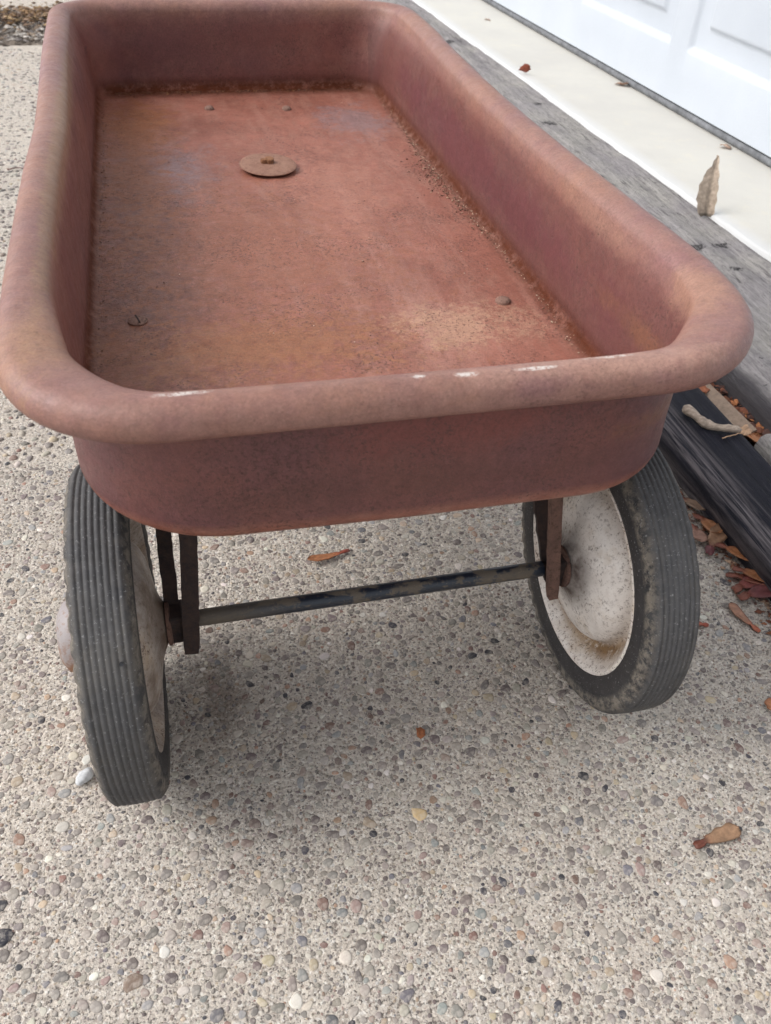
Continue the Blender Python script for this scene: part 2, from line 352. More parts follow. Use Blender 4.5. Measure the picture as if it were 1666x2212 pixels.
def mat_tyre():
    s = NT('grey_weathered_rubber', 0.72, 0, 0.22)
    x, y, z = s.sep()
    rr = s.math('SQRT', s.math('ADD', s.math('MULTIPLY', y, y), s.math('MULTIPLY', z, z)))
    c = s.mix(s.ramp(s.noise(40, 5, 0.7), [(0.35, 0), (0.65, 1)]), (0.026, 0.026, 0.029), (0.058, 0.057, 0.058))
    c = s.mix(s.ramp(s.noise(14, 4, 0.6), [(0.45, 0), (0.70, 0.5)]), c, (0.135, 0.120, 0.100))
    top = s.ramp(rr, [(0.1175, 0), (0.1215, 1)])
    c = s.mix(s.math('MULTIPLY', top, s.ramp(s.noise(120, 4, 0.7), [(0.3, 0.3), (0.7, 0.8)])), c, (0.110, 0.109, 0.112))
    side = s.ramp(rr, [(0.104, 1), (0.108, 0)])
    c = s.mix(s.math('MULTIPLY', side, 0.7), c, (0.040, 0.036, 0.036))
    sh = s.math('MULTIPLY', s.ramp(rr, [(0.1065, 0), (0.110, 1)]), s.ramp(rr, [(0.1165, 1), (0.1185, 0)]))
    c = s.mix(s.math('MULTIPLY', sh, s.ramp(s.noise(110, 5, 0.8), [(0.42, 0), (0.56, 0.9)])), c, (0.20, 0.175, 0.145))
    sp = s.ramp(s.noise(480, 3, 0.8), [(0.62, 0), (0.67, 0.7)])
    c = s.mix(sp, c, (0.30, 0.30, 0.30))
    return s.out(c, s.ramp(s.noise(60, 4), [(0.3, 0.60), (0.7, 0.85)]), s.bump(s.noise(520, 5, 0.75), 0.6, 0.0006))
def mat_rim(dirty=False):
    s = NT('dirty_brown_wheel_paint' if dirty else 'chipped_cream_wheel_paint', 0.42, 0, 0.5)
    x, y, z = s.sep()
    rr = s.math('SQRT', s.math('ADD', s.math('MULTIPLY', y, y), s.math('MULTIPLY', z, z)))
    c = s.mix(s.ramp(s.noise(30, 4, 0.6), [(0.35, 0), (0.65, 1)]), (0.62, 0.565, 0.52), (0.80, 0.755, 0.71))
    tr = s.math('MULTIPLY', s.ramp(rr, [(0.062, 0), (0.070, 1)]), s.ramp(rr, [(0.076, 1), (0.083, 0)]))
    low = s.ramp(z, [(-0.02, 1), (0.05, 0.35)])
    c = s.mix(s.math('MULTIPLY', s.math('MULTIPLY', tr, low), s.ramp(s.noise(150, 6, 0.85), [(0.34, 0.25), (0.50, 1.0)])), c, (0.21, 0.120, 0.048))
    hub_shade = s.ramp(rr, [(0.020, 1), (0.040, 0)])
    c = s.mix(s.math('MULTIPLY', hub_shade, s.ramp(s.noise(40, 5, 0.7), [(0.25, 0.45), (0.55, 1.0)])), c, (0.055, 0.034, 0.026))  # shade round the hub neck put into the disc colour
    if dirty: c = s.mix(s.ramp(s.noise(28, 5, 0.75), [(0.36, 0.95), (0.62, 0.45)]), c, (0.15, 0.105, 0.075))
    halo = s.math('MULTIPLY', s.ramp(rr, [(0.038, 0), (0.046, 1)]), s.ramp(s.noise(25, 6, 0.75), [(0.46, 0), (0.66, 0.55)]))
    c = s.mix(halo, c, (0.42, 0.31, 0.20))
    sp = s.ramp(s.noise(330, 5, 0.85), [(0.55, 0), (0.585, 1)]); spm = s.math('MAXIMUM', s.ramp(s.noise(22, 3, 0.7), [(0.38, 0.1), (0.60, 1)]), s.ramp(rr, [(0.055, 0.0), (0.066, 0.8)]))
    c = s.mix(s.math('MULTIPLY', sp, spm), c, (0.085, 0.040, 0.022))
    return s.out(c, s.ramp(s.noise(100, 4), [(0.3, 0.35), (0.7, 0.65)]), s.bump(s.math('SUBTRACT', s.noise(160, 4, 0.6), sp), 0.35, 0.0006))
def mat_rust(name, a, b, dark=(0.05, 0.028, 0.02), rough=0.85):
    s = NT(name, rough, 0, 0.35)
    c = s.mix(s.ramp(s.noise(90, 6, 0.75), [(0.36, 0), (0.62, 1)]), a, b)
    c = s.mix(s.ramp(s.noise(240, 5, 0.8), [(0.52, 0), (0.64, 0.8)]), c, dark)
    return s.out(c, None, s.bump(s.noise(420, 5, 0.75), 0.9, 0.001))
def mat_axle():
    s = NT('worn_dark_blue_axle_paint', 0.35, 0.0, 0.6)
    x, y, z = s.sep()
    patch = s.ramp(s.noise(85, 5, 0.7, src=s.map(scale=(0.5, 1, 1))), [(0.43, 0), (0.49, 1)])
    mask = s.math('MULTIPLY', patch, s.ramp(s.math('ADD', s.math('MULTIPLY', x, 1.0), 0.5), [(0.38, 0.1), (0.44, 1.0)]))
    c = s.mix(mask, (0.105, 0.085, 0.064), (0.009, 0.015, 0.027))
    c = s.mix(s.ramp(s.noise(300, 4, 0.8), [(0.58, 0), (0.66, 0.5)]), c, (0.20, 0.15, 0.10))
    return s.out(c, s.mix(mask, 0.75, 0.30), s.bump(s.noise(300, 5, 0.7), 0.5, 0.0006))
KNOTS = [(0.697, 0.804, 0.024, 0.010), (0.756, 0.812, 0.018, 0.008), (0.728, 0.722, 0.015, 0.008), (0.676, 0.681, 0.008, 0.006), (0.677, 1.134, 0.020, 0.014), (0.711, 1.453, 0.018, 0.016), (0.746, 1.598, 0.012, 0.012), (0.704, 2.19, 0.02, 0.022)]
def mat_weathered():
    s = NT('weathered_grey_timber', 0.88, 0, 0.25)
    g = s.map(scale=(14, 1.1, 14))
    wob = s.noise(5, 3, 0.5)
    n1 = s.noise(11, 7, 0.68, src=g, dist=0.9); n2 = s.noise(38, 5, 0.7, src=g, dist=0.5)
    c = s.mix(s.ramp(n1, [(0.32, 0), (0.68, 1)]), (0.17, 0.155, 0.16), (0.33, 0.31, 0.305))
    c = s.mix(s.ramp(n2, [(0.50, 0), (0.75, 0.75)]), c, (0.155, 0.140, 0.140))
    c = s.mix(s.ramp(s.noise(9, 4, 0.6), [(0.42, 0), (0.70, 0.6)]), c, (0.33, 0.315, 0.275))
    c = s.mix(s.ramp(s.noise(180, 5, 0.8, src=s.map(scale=(1, 0.35, 1))), [(0.50, 0), (0.62, 0.6)]), c, (0.12, 0.11, 0.115))
    lines = s.ramp(s.noise(9, 4, 0.65, src=s.map(scale=(14, 1.0, 14)), dist=1.6), [(0.56, 0), (0.60, 0.85)])
    c = s.mix(s.math('MULTIPLY', lines, s.ramp(s.noise(12, 3), [(0.48, 0), (0.62, 1)])), c, (0.07, 0.062, 0.062))
    kn = s.math('MULTIPLY', s.ramp(s.noise(17, 5, 0.75, src=s.map(scale=(1.0, 1.3, 1)), dist=2.5), [(0.655, 0), (0.68, 1)]), 0.95)
    for (kx, ky, rx, ry) in KNOTS:
        kb = s.blob((kx, ky, 0.041), (rx, ry, 0.2), 0.4, 60, 1.2, 1.6)
        kn = s.math('MAXIMUM', kn, s.math('MULTIPLY', kb, s.ramp(s.noise(130, 5, 0.8, src=s.map(scale=(1.6, 0.8, 1)), dist=1.0), [(0.42, 0), (0.52, 1)])))
    c = s.mix(kn, c, (0.035, 0.032, 0.034))
    x, y, z = s.sep()
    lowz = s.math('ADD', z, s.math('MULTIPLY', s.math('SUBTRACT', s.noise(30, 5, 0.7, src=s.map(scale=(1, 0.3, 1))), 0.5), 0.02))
    c = s.mix(s.math('MULTIPLY', s.ramp(lowz, [(0.031, 1), (0.0385, 0)]), s.ramp(y, [(0.31, 0), (0.32, 0.85)])), c, (0.045, 0.042, 0.048))  # shade of the near face painted into the beam colour, with a ragged border
    h = s.math('SUBTRACT', s.math('ADD', n1, s.math('MULTIPLY', n2, 0.5)), s.math('ADD', s.math('MULTIPLY', lines, 0.5), kn))
    return s.out(c, None, s.bump(h, 0.8, 0.003))
def mat_dark_timber():
    s = NT('black_stained_timber', 0.65, 0, 0.10)
    x, y, z = s.sep()
    g = s.map(scale=(14, 1.2, 14))
    n1 = s.noise(9, 7, 0.7, src=g, dist=0.4); n2 = s.noise(32, 4, 0.7, src=g)
    c = s.mix(s.ramp(n1, [(0.35, 0), (0.65, 1)]), (0.007, 0.007, 0.011), (0.020, 0.020, 0.029))
    # pale streaks along the rounded left edge, its highlight painted into the colour
    edge = s.math('MULTIPLY', s.ramp(x, [(0.402, 0), (0.408, 1)]), s.ramp(x, [(0.425, 1), (0.447, 0)]))
    strk = s.ramp(s.noise(16, 5, 0.65, src=s.map(scale=(13, 0.55, 3)), dist=0.35), [(0.42, 0), (0.60, 1)])
    c = s.mix(s.math('MULTIPLY', edge, s.math('MULTIPLY', strk, 0.75)), c, (0.20, 0.175, 0.18))
    c = s.mix(s.ramp(n2, [(0.54, 0), (0.74, 0.25)]), c, (0.11, 0.10, 0.105))
    low = s.math('MULTIPLY', s.ramp(z, [(0.012, 1), (0.030, 0)]), s.ramp(s.noise(24, 5, 0.7, src=s.map(scale=(1, 0.5, 1))), [(0.50, 0), (0.66, 0.35)]))
    c = s.mix(low, c, (0.16, 0.14, 0.14))
    return s.out(c, s.ramp(n1, [(0.3, 0.45), (0.7, 0.7)]), s.bump(s.math('ADD', n1, s.math('MULTIPLY', n2, 0.6)), 0.7, 0.002))
def mat_apron():
    s = NT('cream_painted_concrete', 0.7, 0, 0.35)
    x, y, z = s.sep()
    c = s.mix(s.ramp(s.noise(6, 4, 0.6), [(0.38, 0), (0.64, 1)]), (0.49, 0.475, 0.44), (0.53, 0.515, 0.47))
    c = s.mix(s.ramp(s.noise(30, 5, 0.75), [(0.55, 0), (0.78, 0.45)]), c, (0.62, 0.57, 0.45))
    ed = s.ramp(s.math('SUBTRACT', s.math('ADD', x, s.math('MULTIPLY', y, 0.0245)), 0.8185), [(0.0, 1), (0.035, 0)])
    c = s.mix(s.math('MULTIPLY', ed, 0.8), c, (0.54, 0.55, 0.56))
    sp = s.ramp(s.noise(150, 4, 0.8), [(0.68, 0), (0.72, 0.7)])
    c = s.mix(sp, c, (0.40, 0.33, 0.26))
    return s.out(c, None, s.bump(s.noise(90, 5, 0.7), 0.35, 0.0015))
def mat_door():
    s = NT('white_embossed_door_steel', 0.42, 0, 0.5)
    g = s.map(scale=(1, 0.22, 1))
    h = s.noise(240, 4, 0.65, src=g, dist=1.2)
    c = s.mix(s.ramp(s.noise(5, 3), [(0.3, 0), (0.7, 1)]), (0.44, 0.475, 0.525), (0.48, 0.515, 0.565))
    return s.out(c, None, s.bump(h, 0.55, 0.0011))
def mat_plain(name, col, rough=0.6, nscale=60, var=0.25, bump=0.3, dist=0.001, metal=0.0):
    s = NT(name, rough, metal, 0.4)
    c = s.mix(s.ramp(s.noise(nscale, 5, 0.7), [(0.3, 0), (0.7, 1)]), tuple(v * (1 - var) for v in col), tuple(min(1, v * (1 + var)) for v in col))
    return s.out(c, None, s.bump(s.noise(nscale * 3, 4, 0.7), bump, dist))

M_CONC = mat_concrete(); M_PEB = mat_pebble(); M_TUB = mat_tub(); M_TYRE = mat_tyre(); M_RIM = mat_rim(); M_RIMD = mat_rim(True); M_AXLE = mat_axle()
M_BRK = mat_rust('dark_rusty_bracket_steel', (0.022, 0.017, 0.018), (0.055, 0.034, 0.028))
M_STRAP_R = mat_rust('brown_rusty_bracket_steel', (0.105, 0.060, 0.048), (0.17, 0.095, 0.072))
M_DISC = mat_rust('tan_rusty_washer', (0.23, 0.115, 0.080), (0.30, 0.165, 0.115), (0.15, 0.07, 0.045), 0.7)
M_NUT = mat_rust('orange_rusty_nut', (0.22, 0.095, 0.045), (0.30, 0.15, 0.08))
M_BOLT = mat_rust('brown_rusty_bolt', (0.19, 0.105, 0.080), (0.26, 0.155, 0.12))
def mat_cap():
    s = NT('grey_and_rust_hubcap', 0.5, 0, 0.4)
    x, y, z = s.sep()
    f = s.ramp(s.math('ADD', s.math('MULTIPLY', z, 12.0), s.noise(60, 5, 0.8)), [(0.38, 1), (0.62, 0)])
    c = s.mix(f, (0.27, 0.245, 0.245), (0.20, 0.095, 0.048))
    c = s.mix(s.ramp(s.noise(200, 5, 0.8), [(0.52, 0), (0.62, 0.7)]), c, (0.20, 0.11, 0.07))
    return s.out(c, None, s.bump(s.noise(300, 4, 0.7), 0.4, 0.0006))
M_CAP = mat_cap()
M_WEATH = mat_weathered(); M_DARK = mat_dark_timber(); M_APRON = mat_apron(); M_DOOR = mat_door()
M_SEAL = mat_plain('grey_rubber_seal', (0.13, 0.135, 0.145), 0.6, 40, 0.5)
M_SEALD = mat_plain('black_rubber_seal', (0.025, 0.026, 0.03), 0.6)
M_WALL = mat_plain('pale_house_siding', (0.62, 0.60, 0.56), 0.8)
M_SOIL = mat_plain('dark_soil', (0.085, 0.062, 0.048), 0.95, 90, 0.6, 1.0, 0.004)
M_DIRT = mat_plain('grey_brown_grit', (0.20, 0.165, 0.135), 0.95, 70, 0.5, 1.0, 0.004)
M_SEED = mat_attr('dry_seed_wing', 0.5, 240, 0.0005)
M_LEAF = mat_attr('dry_leaf', 0.75, 160, 0.0006)
M_TWIG = mat_attr('dry_bark', 0.9, 260, 0.001)
M_STONE = mat_attr('loose_stone', 0.8, 260, 0.001)

# ================================================================== SETTING: driveway slab with real pebbles
GX0, GX1, GY0, GY1 = -0.345, 0.412, -0.30, 0.46
PAL = [((0.25, 0.22, 0.20), 20), ((0.19, 0.162, 0.15), 17), ((0.33, 0.29, 0.25), 18), ((0.155, 0.115, 0.115), 11), ((0.22, 0.115, 0.09), 5), ((0.42, 0.32, 0.21), 7),
       ((0.50, 0.45, 0.38), 10), ((0.25, 0.26, 0.26), 7), ((0.15, 0.145, 0.17), 4), ((0.040, 0.040, 0.055), 4.5), ((0.36, 0.20, 0.125), 3), ((0.62, 0.58, 0.52), 4), ((0.28, 0.19, 0.165), 5)]
PW = np.array([w for _, w in PAL]); PW = PW / PW.sum(); PC = np.array([c for c, _ in PAL])
def scatter(x0, x1, y0, y1, rmin, rmax, n, expo, seed, placed=None, cellsz=0.006):
    r = np.random.default_rng(seed)
    u = r.random(n); rad = (rmin ** (1 - expo) + u * (rmax ** (1 - expo) - rmin ** (1 - expo))) ** (1 / (1 - expo)); rad = -np.sort(-rad)
    xs = r.random(n) * (x1 - x0) + x0; ys = r.random(n) * (y1 - y0) + y0
    grid = placed if placed is not None else {}
    out = []
    for i in range(n):
        a, b, q = xs[i], ys[i], rad[i]; ci, cj = int(a // cellsz), int(b // cellsz); ok = True
        k = 2
        for ii in range(ci - k, ci + k + 1):
            for jj in range(cj - k, cj + k + 1):
                for (px, py, pr) in grid.get((ii, jj), ()):
                    if (px - a) ** 2 + (py - b) ** 2 < ((pr + q) * 0.98) ** 2: ok = False; break
                if not ok: break
            if not ok: break
        if ok:
            grid.setdefault((ci, cj), []).append((a, b, q)); out.append((a, b, q))
    return np.array(out)
print('scatter')
PA = scatter(GX0, GX1, GY0, GY1, 0.0008, 0.0050, 85000, 3.55, 3)
PB = scatter(-0.62, -0.19, GY1, 2.33, 0.0022, 0.0060, 9000, 3.0, 5)
PE = np.concatenate([scatter(-1.15, GX0 - 0.004, -0.75, GY1, 0.0017, 0.0054, 9500, 3.2, 51), scatter(-1.15, -0.625, GY1, 1.9, 0.0020, 0.0054, 6500, 3.2, 52),
                     scatter(GX0, GX1, -0.75, GY0 - 0.004, 0.0017, 0.0054, 5000, 3.2, 53), scatter(-0.185, GX1, GY1, 1.6, 0.0022, 0.0054, 5500, 3.2, 54)])
PK = np.array([(-0.285, -0.068, 0.0080), (0.012, -0.04, 0.0062), (-0.20, -0.115, 0.0068)])
def pebbles(P, seg, rings, seed, flat=0.15, lift=0.0):
    r = np.random.default_rng(seed); n = len(P)
    th = np.arange(seg) * 2 * np.pi / seg
    el = 1 + r.random(n) ** 1.5 * 0.55; ang = r.random(n) * 2 * np.pi
    amp = 0.17
    rf = 1 + amp * (np.cos(2 * th[None] + r.random((n, 1)) * 6.28) * r.random((n, 1)) + np.cos(3 * th[None] + r.random((n, 1)) * 6.28) * r.random((n, 1))) + (r.random((n, seg)) - .5) * 0.16
    V = []
    hh = P[:, 2] * (flat * (0.6 + 0.8 * r.random(n)))
    for (q, zz) in rings:
        rx = P[:, 2:3] * rf * q * el[:, None] ** 0.5; ry = P[:, 2:3] * rf * q / el[:, None] ** 0.5
        lx = rx * np.cos(th); ly = ry * np.sin(th)
        ca, sa = np.cos(ang)[:, None], np.sin(ang)[:, None]
        X = P[:, 0:1] + lx * ca - ly * sa; Y = P[:, 1:2] + lx * sa + ly * ca
        Z = np.broadcast_to((zz * hh)[:, None], X.shape) - (0.0012 if zz < 0 else 0.0004) + lift
        V.append(np.stack([X, Y, Z], -1))
    top = np.stack([P[:, 0], P[:, 1], hh * 1.0 - 0.0004 + lift], -1)[:, None]
    A = np.concatenate(V + [top], 1); k = A.shape[1]; nr = len(rings)
    F = []
    for j in range(nr - 1):
        for i in range(seg):
            a, b = j * seg + i, j * seg + (i + 1) % seg
            F.append((a, b, b + seg)); F.append((a, b + seg, a + seg))
    for i in range(seg): F.append(((nr - 1) * seg + i, (nr - 1) * seg + (i + 1) % seg, nr * seg))
    F = np.array(F)
    ci = r.choice(len(PC), n, p=PW); C = (PC[ci] * 0.72 + PC[ci].mean(1, keepdims=True) * np.array([[1.08, 1.0, 0.90]]) * 0.28) * (0.62 + 0.55 * r.random((n, 1))) * (1 + (r.random((n, 3)) - .5) * 0.08)
    return A, F, C
BIGR = [(1.02, -0.6), (0.93, 0.35), (0.72, 0.78), (0.40, 0.97)]
SMR = [(1.02, -0.6), (0.85, 0.55), (0.45, 0.92)]
def height_field(x0, x1, y0, y1, h, P, seed, amp=1.0):
    nx, ny = int(round((x1 - x0) / h)) + 1, int(round((y1 - y0) / h)) + 1
    Z = (vnoise((ny, nx), 0.011, seed, h) * 0.00028 + vnoise((ny, nx), 0.0045, seed + 1, h) * 0.00030 + vnoise((ny, nx), 0.0022, seed + 2, h) * 0.00035) * amp
    r = np.random.default_rng(seed + 3)
    # pits
    pit = np.maximum(0, vnoise((ny, nx), 0.0030, seed + 5, h) - 0.55) * 0.0028; Z -= pit * amp
    for (px, py, pr) in P:
        if pr < 0.0014: continue
        R = pr * 1.12 + h * 0.6
        i0, i1 = int((px - R - x0) / h), int((px + R - x0) / h) + 1; j0, j1 = int((py - R - y0) / h), int((py + R - y0) / h) + 1
        if i0 < 0 or j0 < 0 or i1 >= nx or j1 >= ny: continue
        X = x0 + np.arange(i0, i1 + 1) * h - px; Y = y0 + np.arange(j0, j1 + 1) * h - py
        m_ = (X[None] ** 2 + Y[:, None] ** 2) < R * R
        sub = Z[j0:j1 + 1, i0:i1 + 1]; sub[m_] = np.minimum(sub[m_], -0.00045)
    ed = np.ones_like(Z); k = 4
    for i in range(k):
        f = i / k
        ed[i, :] = np.minimum(ed[i, :], f); ed[-1 - i, :] = np.minimum(ed[-1 - i, :], f); ed[:, i] = np.minimum(ed[:, i], f); ed[:, -1 - i] = np.minimum(ed[:, -1 - i], f)
    Z *= ed
    X, Y = np.meshgrid(x0 + np.arange(nx) * h, y0 + np.arange(ny) * h)
    V = np.stack([X, Y, Z], -1).reshape(-1, 3)
    idx = np.arange(nx * ny).reshape(ny, nx)
    F = np.stack([idx[:-1, :-1], idx[:-1, 1:], idx[1:, 1:], idx[1:, :-1]], -1).reshape(-1, 4)
    return V, F
hA = 0.0014
nxA = round((GX1 - GX0) / hA); GX1 = GX0 + nxA * hA; nyA = round((GY1 - GY0) / hA); GY1 = GY0 + nyA * hA
print('height')
VA, FA = height_field(GX0, GX1, GY0, GY1, hA, PA, 21)
BX0, BX1, BY1 = -0.60, -0.15, 1.50
hB = 0.0028
BX1 = BX0 + round((BX1 - BX0) / hB) * hB; BY1 = GY1 + round((BY1 - GY1) / hB) * hB
VB, FB = height_field(BX0, BX1, GY1, BY1, hB, PB, 41)
def quad(x0, x1, y0, y1, z=0.0): return [(x0, y0, z), (x1, y0, z), (x1, y1, z), (x0, y1, z)]
rects = [(-4.0, BX0, -3.5, 2.37), (BX0, GX0, -3.5, GY1), (GX0, GX1, -3.5, GY0), (BX1, GX1, GY1, 2.37), (BX0, BX1, BY1, 2.37)]
vs_, fs_ = [VA, VB], [FA, FB + len(VA)]; base = len(VA) + len(VB)
for (a, b, c_, d_) in rects:
    q = quad(a, b, c_, d_); vs_.append(np.array(q)); fs_.append(np.array([[base, base + 1, base + 2, base + 3]])); base += 4
drive = mesh('driveway', np.concatenate(vs_), np.concatenate(fs_), M_CONC)
tag(drive, 'pale exposed aggregate concrete driveway full of small pebbles', kind='structure')
# slab body under the surface so that its far edge shows a thickness at the joint
gb = GB(); gb.box((-4.0, -3.5, -0.10), (GX1, 2.365, -0.012)); tag(gb.build('driveway_base', M_CONC, drive, smooth=False))
print('pebbles')
# choose the 300 that show largest
def depth(P): return (P[:, 0] - CAMPOS[0]) * Fv.x + (P[:, 1] - CAMPOS[1]) * Fv.y - CAMPOS[2] * Fv.z
def screen(P):
    d = np.stack([P[:, 0] - CAMPOS[0], P[:, 1] - CAMPOS[1], np.full(len(P), -CAMPOS[2])], -1)
    z = d @ np.array(Fv); return 833 + 1848.5 * (d @ np.array(Rv)) / z, 1106 - 1848.5 * (d @ np.array(Uv)) / z, z
PA = np.concatenate([PK, PA]); sx, sy, sz = screen(PA)
vis = (sx > 0) & (sx < 1666) & (sy > 850) & (sy < 2212)
score = np.where(vis, PA[:, 2] / sz, 0); order = np.argsort(-score)
A, F, C = pebbles(PA, 10, BIGR, 77)
C[0] = (0.018, 0.018, 0.028); C[1] = (0.55, 0.40, 0.22); C[2] = (0.17, 0.12, 0.09)
top = set(order[:300].tolist())
for i in order[:300]:
    ctr = np.array([PA[i, 0], PA[i, 1], 0.0])
    o = mesh('pebble', A[i] - ctr, F, M_PEB, drive, cols=np.tile(C[i], (A.shape[1], 1))); o.location = tuple(ctr)
rest = np.array([i for i in range(len(PA)) if i not in top])
bigm = PA[rest, 2] > 0.0019
parts = []
def flat(A, F, C):
    n, k = A.shape[:2]
    return A.reshape(-1, 3), (F[None] + (np.arange(n) * k)[:, None, None]).reshape(-1, 3), np.repeat(C, k, 0)
b_ = rest[bigm]; s_ = rest[~bigm]
parts.append(flat(A[b_], F, C[b_]))
A2, F2, C2 = pebbles(PA[s_], 7, SMR, 78, 0.32); parts.append(flat(A2, F2, C2))
A3, F3, C3 = pebbles(PB, 8, SMR, 79, 0.4); parts.append(flat(A3, F3, C3))
A4, F4, C4 = pebbles(PE, 7, SMR, 80, 0.3, 0.0003); parts.append(flat(A4, F4, C4))
V_, F_, C_, off = [], [], [], 0
for a, f, c in parts: V_.append(a); F_.append(f + off); C_.append(c); off += len(a)
o = mesh('small_pebbles', np.concatenate(V_), np.concatenate(F_), M_PEB, drive, cols=np.concatenate(C_)); tag(o, kind='stuff')

# far slab, dirt joint, ground beyond
gb = GB(); gb.box((-4.0, 2.82, -0.10), (GX1 + .1, 12.0, 0.002)); far = gb.build('far_driveway_slab', M_CONC, smooth=False)
tag(far, 'second concrete slab beyond the dirt joint', kind='structure')
def bumpy(name, x0, x1, y0, y1, h, z, amp, mat, seed, cell=0.03):
    nx, ny = int((x1 - x0) / h) + 1, int((y1 - y0) / h) + 1
    Z = z + vnoise((ny, nx), cell, seed, h) * amp + vnoise((ny, nx), cell * .35, seed + 1, h) * amp * .6
    X, Y = np.meshgrid(x0 + np.arange(nx) * h, y0 + np.arange(ny) * h)
    V = np.stack([X, Y, Z], -1).reshape(-1, 3); idx = np.arange(nx * ny).reshape(ny, nx)
    return mesh(name, V, np.stack([idx[:-1, :-1], idx[:-1, 1:], idx[1:, 1:], idx[1:, :-1]], -1).reshape(-1, 4), mat)
j = bumpy('dirt_joint', -1.6, 0.5, 2.36, 2.84, 0.006, -0.006, 0.010, M_DIRT, 91); tag(j, kind='structure')
g = mesh('ground', quad(-200, 200, -200, 200, -0.11), [(0, 1, 2, 3)], M_SOIL, smooth=False); tag(g, kind='structure')
s = bumpy('soil_gap', GX1 - 0.004, 0.60, -1.4, 2.7, 0.007, -0.010, 0.006, M_SOIL, 95); tag(s, kind='structure')

# ================================================================== timbers, apron, door
def sweep_y(name, sec, y0, y1, n, mat, seed, amp=0.0015, xs=0.0, label=None):
    """sec: list of (x,z) left to right; closed below with the end caps"""
    P = []
    for i in range(n + 1):
        t = i / n; y = y0 + (y1 - y0) * t
        row = []
        for (x, z) in sec:
            dx = mnoise.noise(Vector((x * 20, y * 4, seed))) * amp * 2; dz = mnoise.noise(Vector((x * 26, y * 3, seed + 9))) * amp + mnoise.noise(Vector((x * 160, y * 5, seed + 5))) * amp * 0.5
            row.append((x + dx + xs * (y - y0), y, z + dz))
        P.append(row)
    gb = GB(); gb.grid(P); nv = len(sec)
    a = [i for i in range(nv)]; gb.f.append(tuple(a)); e = n * nv; gb.f.append(tuple(e + i for i in reversed(range(nv))))
    return gb.build(name, mat, auto=50)
sec = [(0.412, -0.06), (0.411, -0.01), (0.409, 0.01), (0.4045, 0.024), (0.4035, 0.031), (0.406, 0.0365), (0.4105, 0.0395), (0.416, 0.0405)] + [(0.416 + 0.078 * i / 14, 0.0405 + 0.0007 * math.sin(i * 2.1)) for i in range(1, 14)] + [(0.494, 0.0395), (0.4975, 0.036), (0.499, 0.028), (0.499, -0.06)]
tb = sweep_y('garden_timber', sec, -0.9, 2.6, 150, M_DARK, 3.0)
tag(tb, 'black stained edging timber with rounded pale-streaked edge beside the driveway', 'timber')
sec = [(0.573, -0.08), (0.568, -0.02), (0.565, 0.002), (0.566, 0.014), (0.570, 0.024), (0.577, 0.032), (0.588, 0.0375), (0.602, 0.0400)] + [(0.602 + 0.254 * i / 40, 0.0405 + 0.0012 * math.sin(i * 0.7)) for i in range(1, 40)] + [(0.86, 0.036), (0.86, -0.08)]
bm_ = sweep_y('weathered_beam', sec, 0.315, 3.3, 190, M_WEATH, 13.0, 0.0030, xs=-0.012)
tag(bm_, 'long weathered grey wooden beam with cracks beside the cream apron', 'beam')
# second length, its end cut against the first
sec2 = [(0.509, -0.08), (0.507, 0.03), (0.511, 0.041), (0.517, 0.0445)] + [(0.517 + 0.34 * i / 20, 0.0445) for i in range(1, 20)] + [(0.86, 0.040), (0.86, -0.08)]
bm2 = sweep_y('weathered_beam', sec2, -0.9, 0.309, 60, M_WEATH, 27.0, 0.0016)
tag(bm2, 'short pale grey beam end meeting the dark timber at the right edge', 'beam')
# apron slab
P = []; NY = 260
for i in range(NY + 1):
    y = -0.9 + 4.6 * i / NY; xe = 0.8185 - 0.0245 * y + mnoise.noise(Vector((y * 14, 3, 1))) * 0.004 + mnoise.noise(Vector((y * 50, 7, 1))) * 0.0016
    xd = 1.13 - 0.037 * y
    P.append([(xe - 0.001, y, 0.030), (xe, y, 0.0455), (xe + 0.002, y, 0.0478), (xe + 0.006, y, 0.0484)] + [(xe + 0.006 + (xd - xe - 0.006) * k / 8, y, 0.0484) for k in range(1, 9)])
gb = GB(); gb.grid(P); ap = gb.build('garage_apron', M_APRON); tag(ap, 'cream painted concrete strip in front of the garage door', kind='structure')
# garage door
DOOR_Y = 1.1; door_rz = math.atan(0.037)
door = empty('garage_door', (1.0365, DOOR_Y, 0.048), door_rz); tag(door, 'white sectional garage door with raised panels and grey bottom seal', 'garage door')
# local: +x into the garage, y along, z up.  seal first
Ya, Yb = -2.0, 2.3
gb = GB()
P = []
for i in range(61):
    y = Ya + (Yb - Ya) * i / 60; w = mnoise.noise(Vector((y * 6, 1, 4))) * 0.0015
    P.append([(0.020, y, 0.0005), (0.004 + w, y, 0.001), (-0.001 + w, y, 0.006), (-0.001 + w, y, 0.013), (0.003, y, 0.016)])
gb.grid(P); gb.build('bottom_seal', M_SEAL, door)
gb = GB(); gb.box((0.002, Ya, 0.0165), (0.03, Yb, 0.0195)); gb.build('seal_retainer', M_SEALD, door, smooth=False)
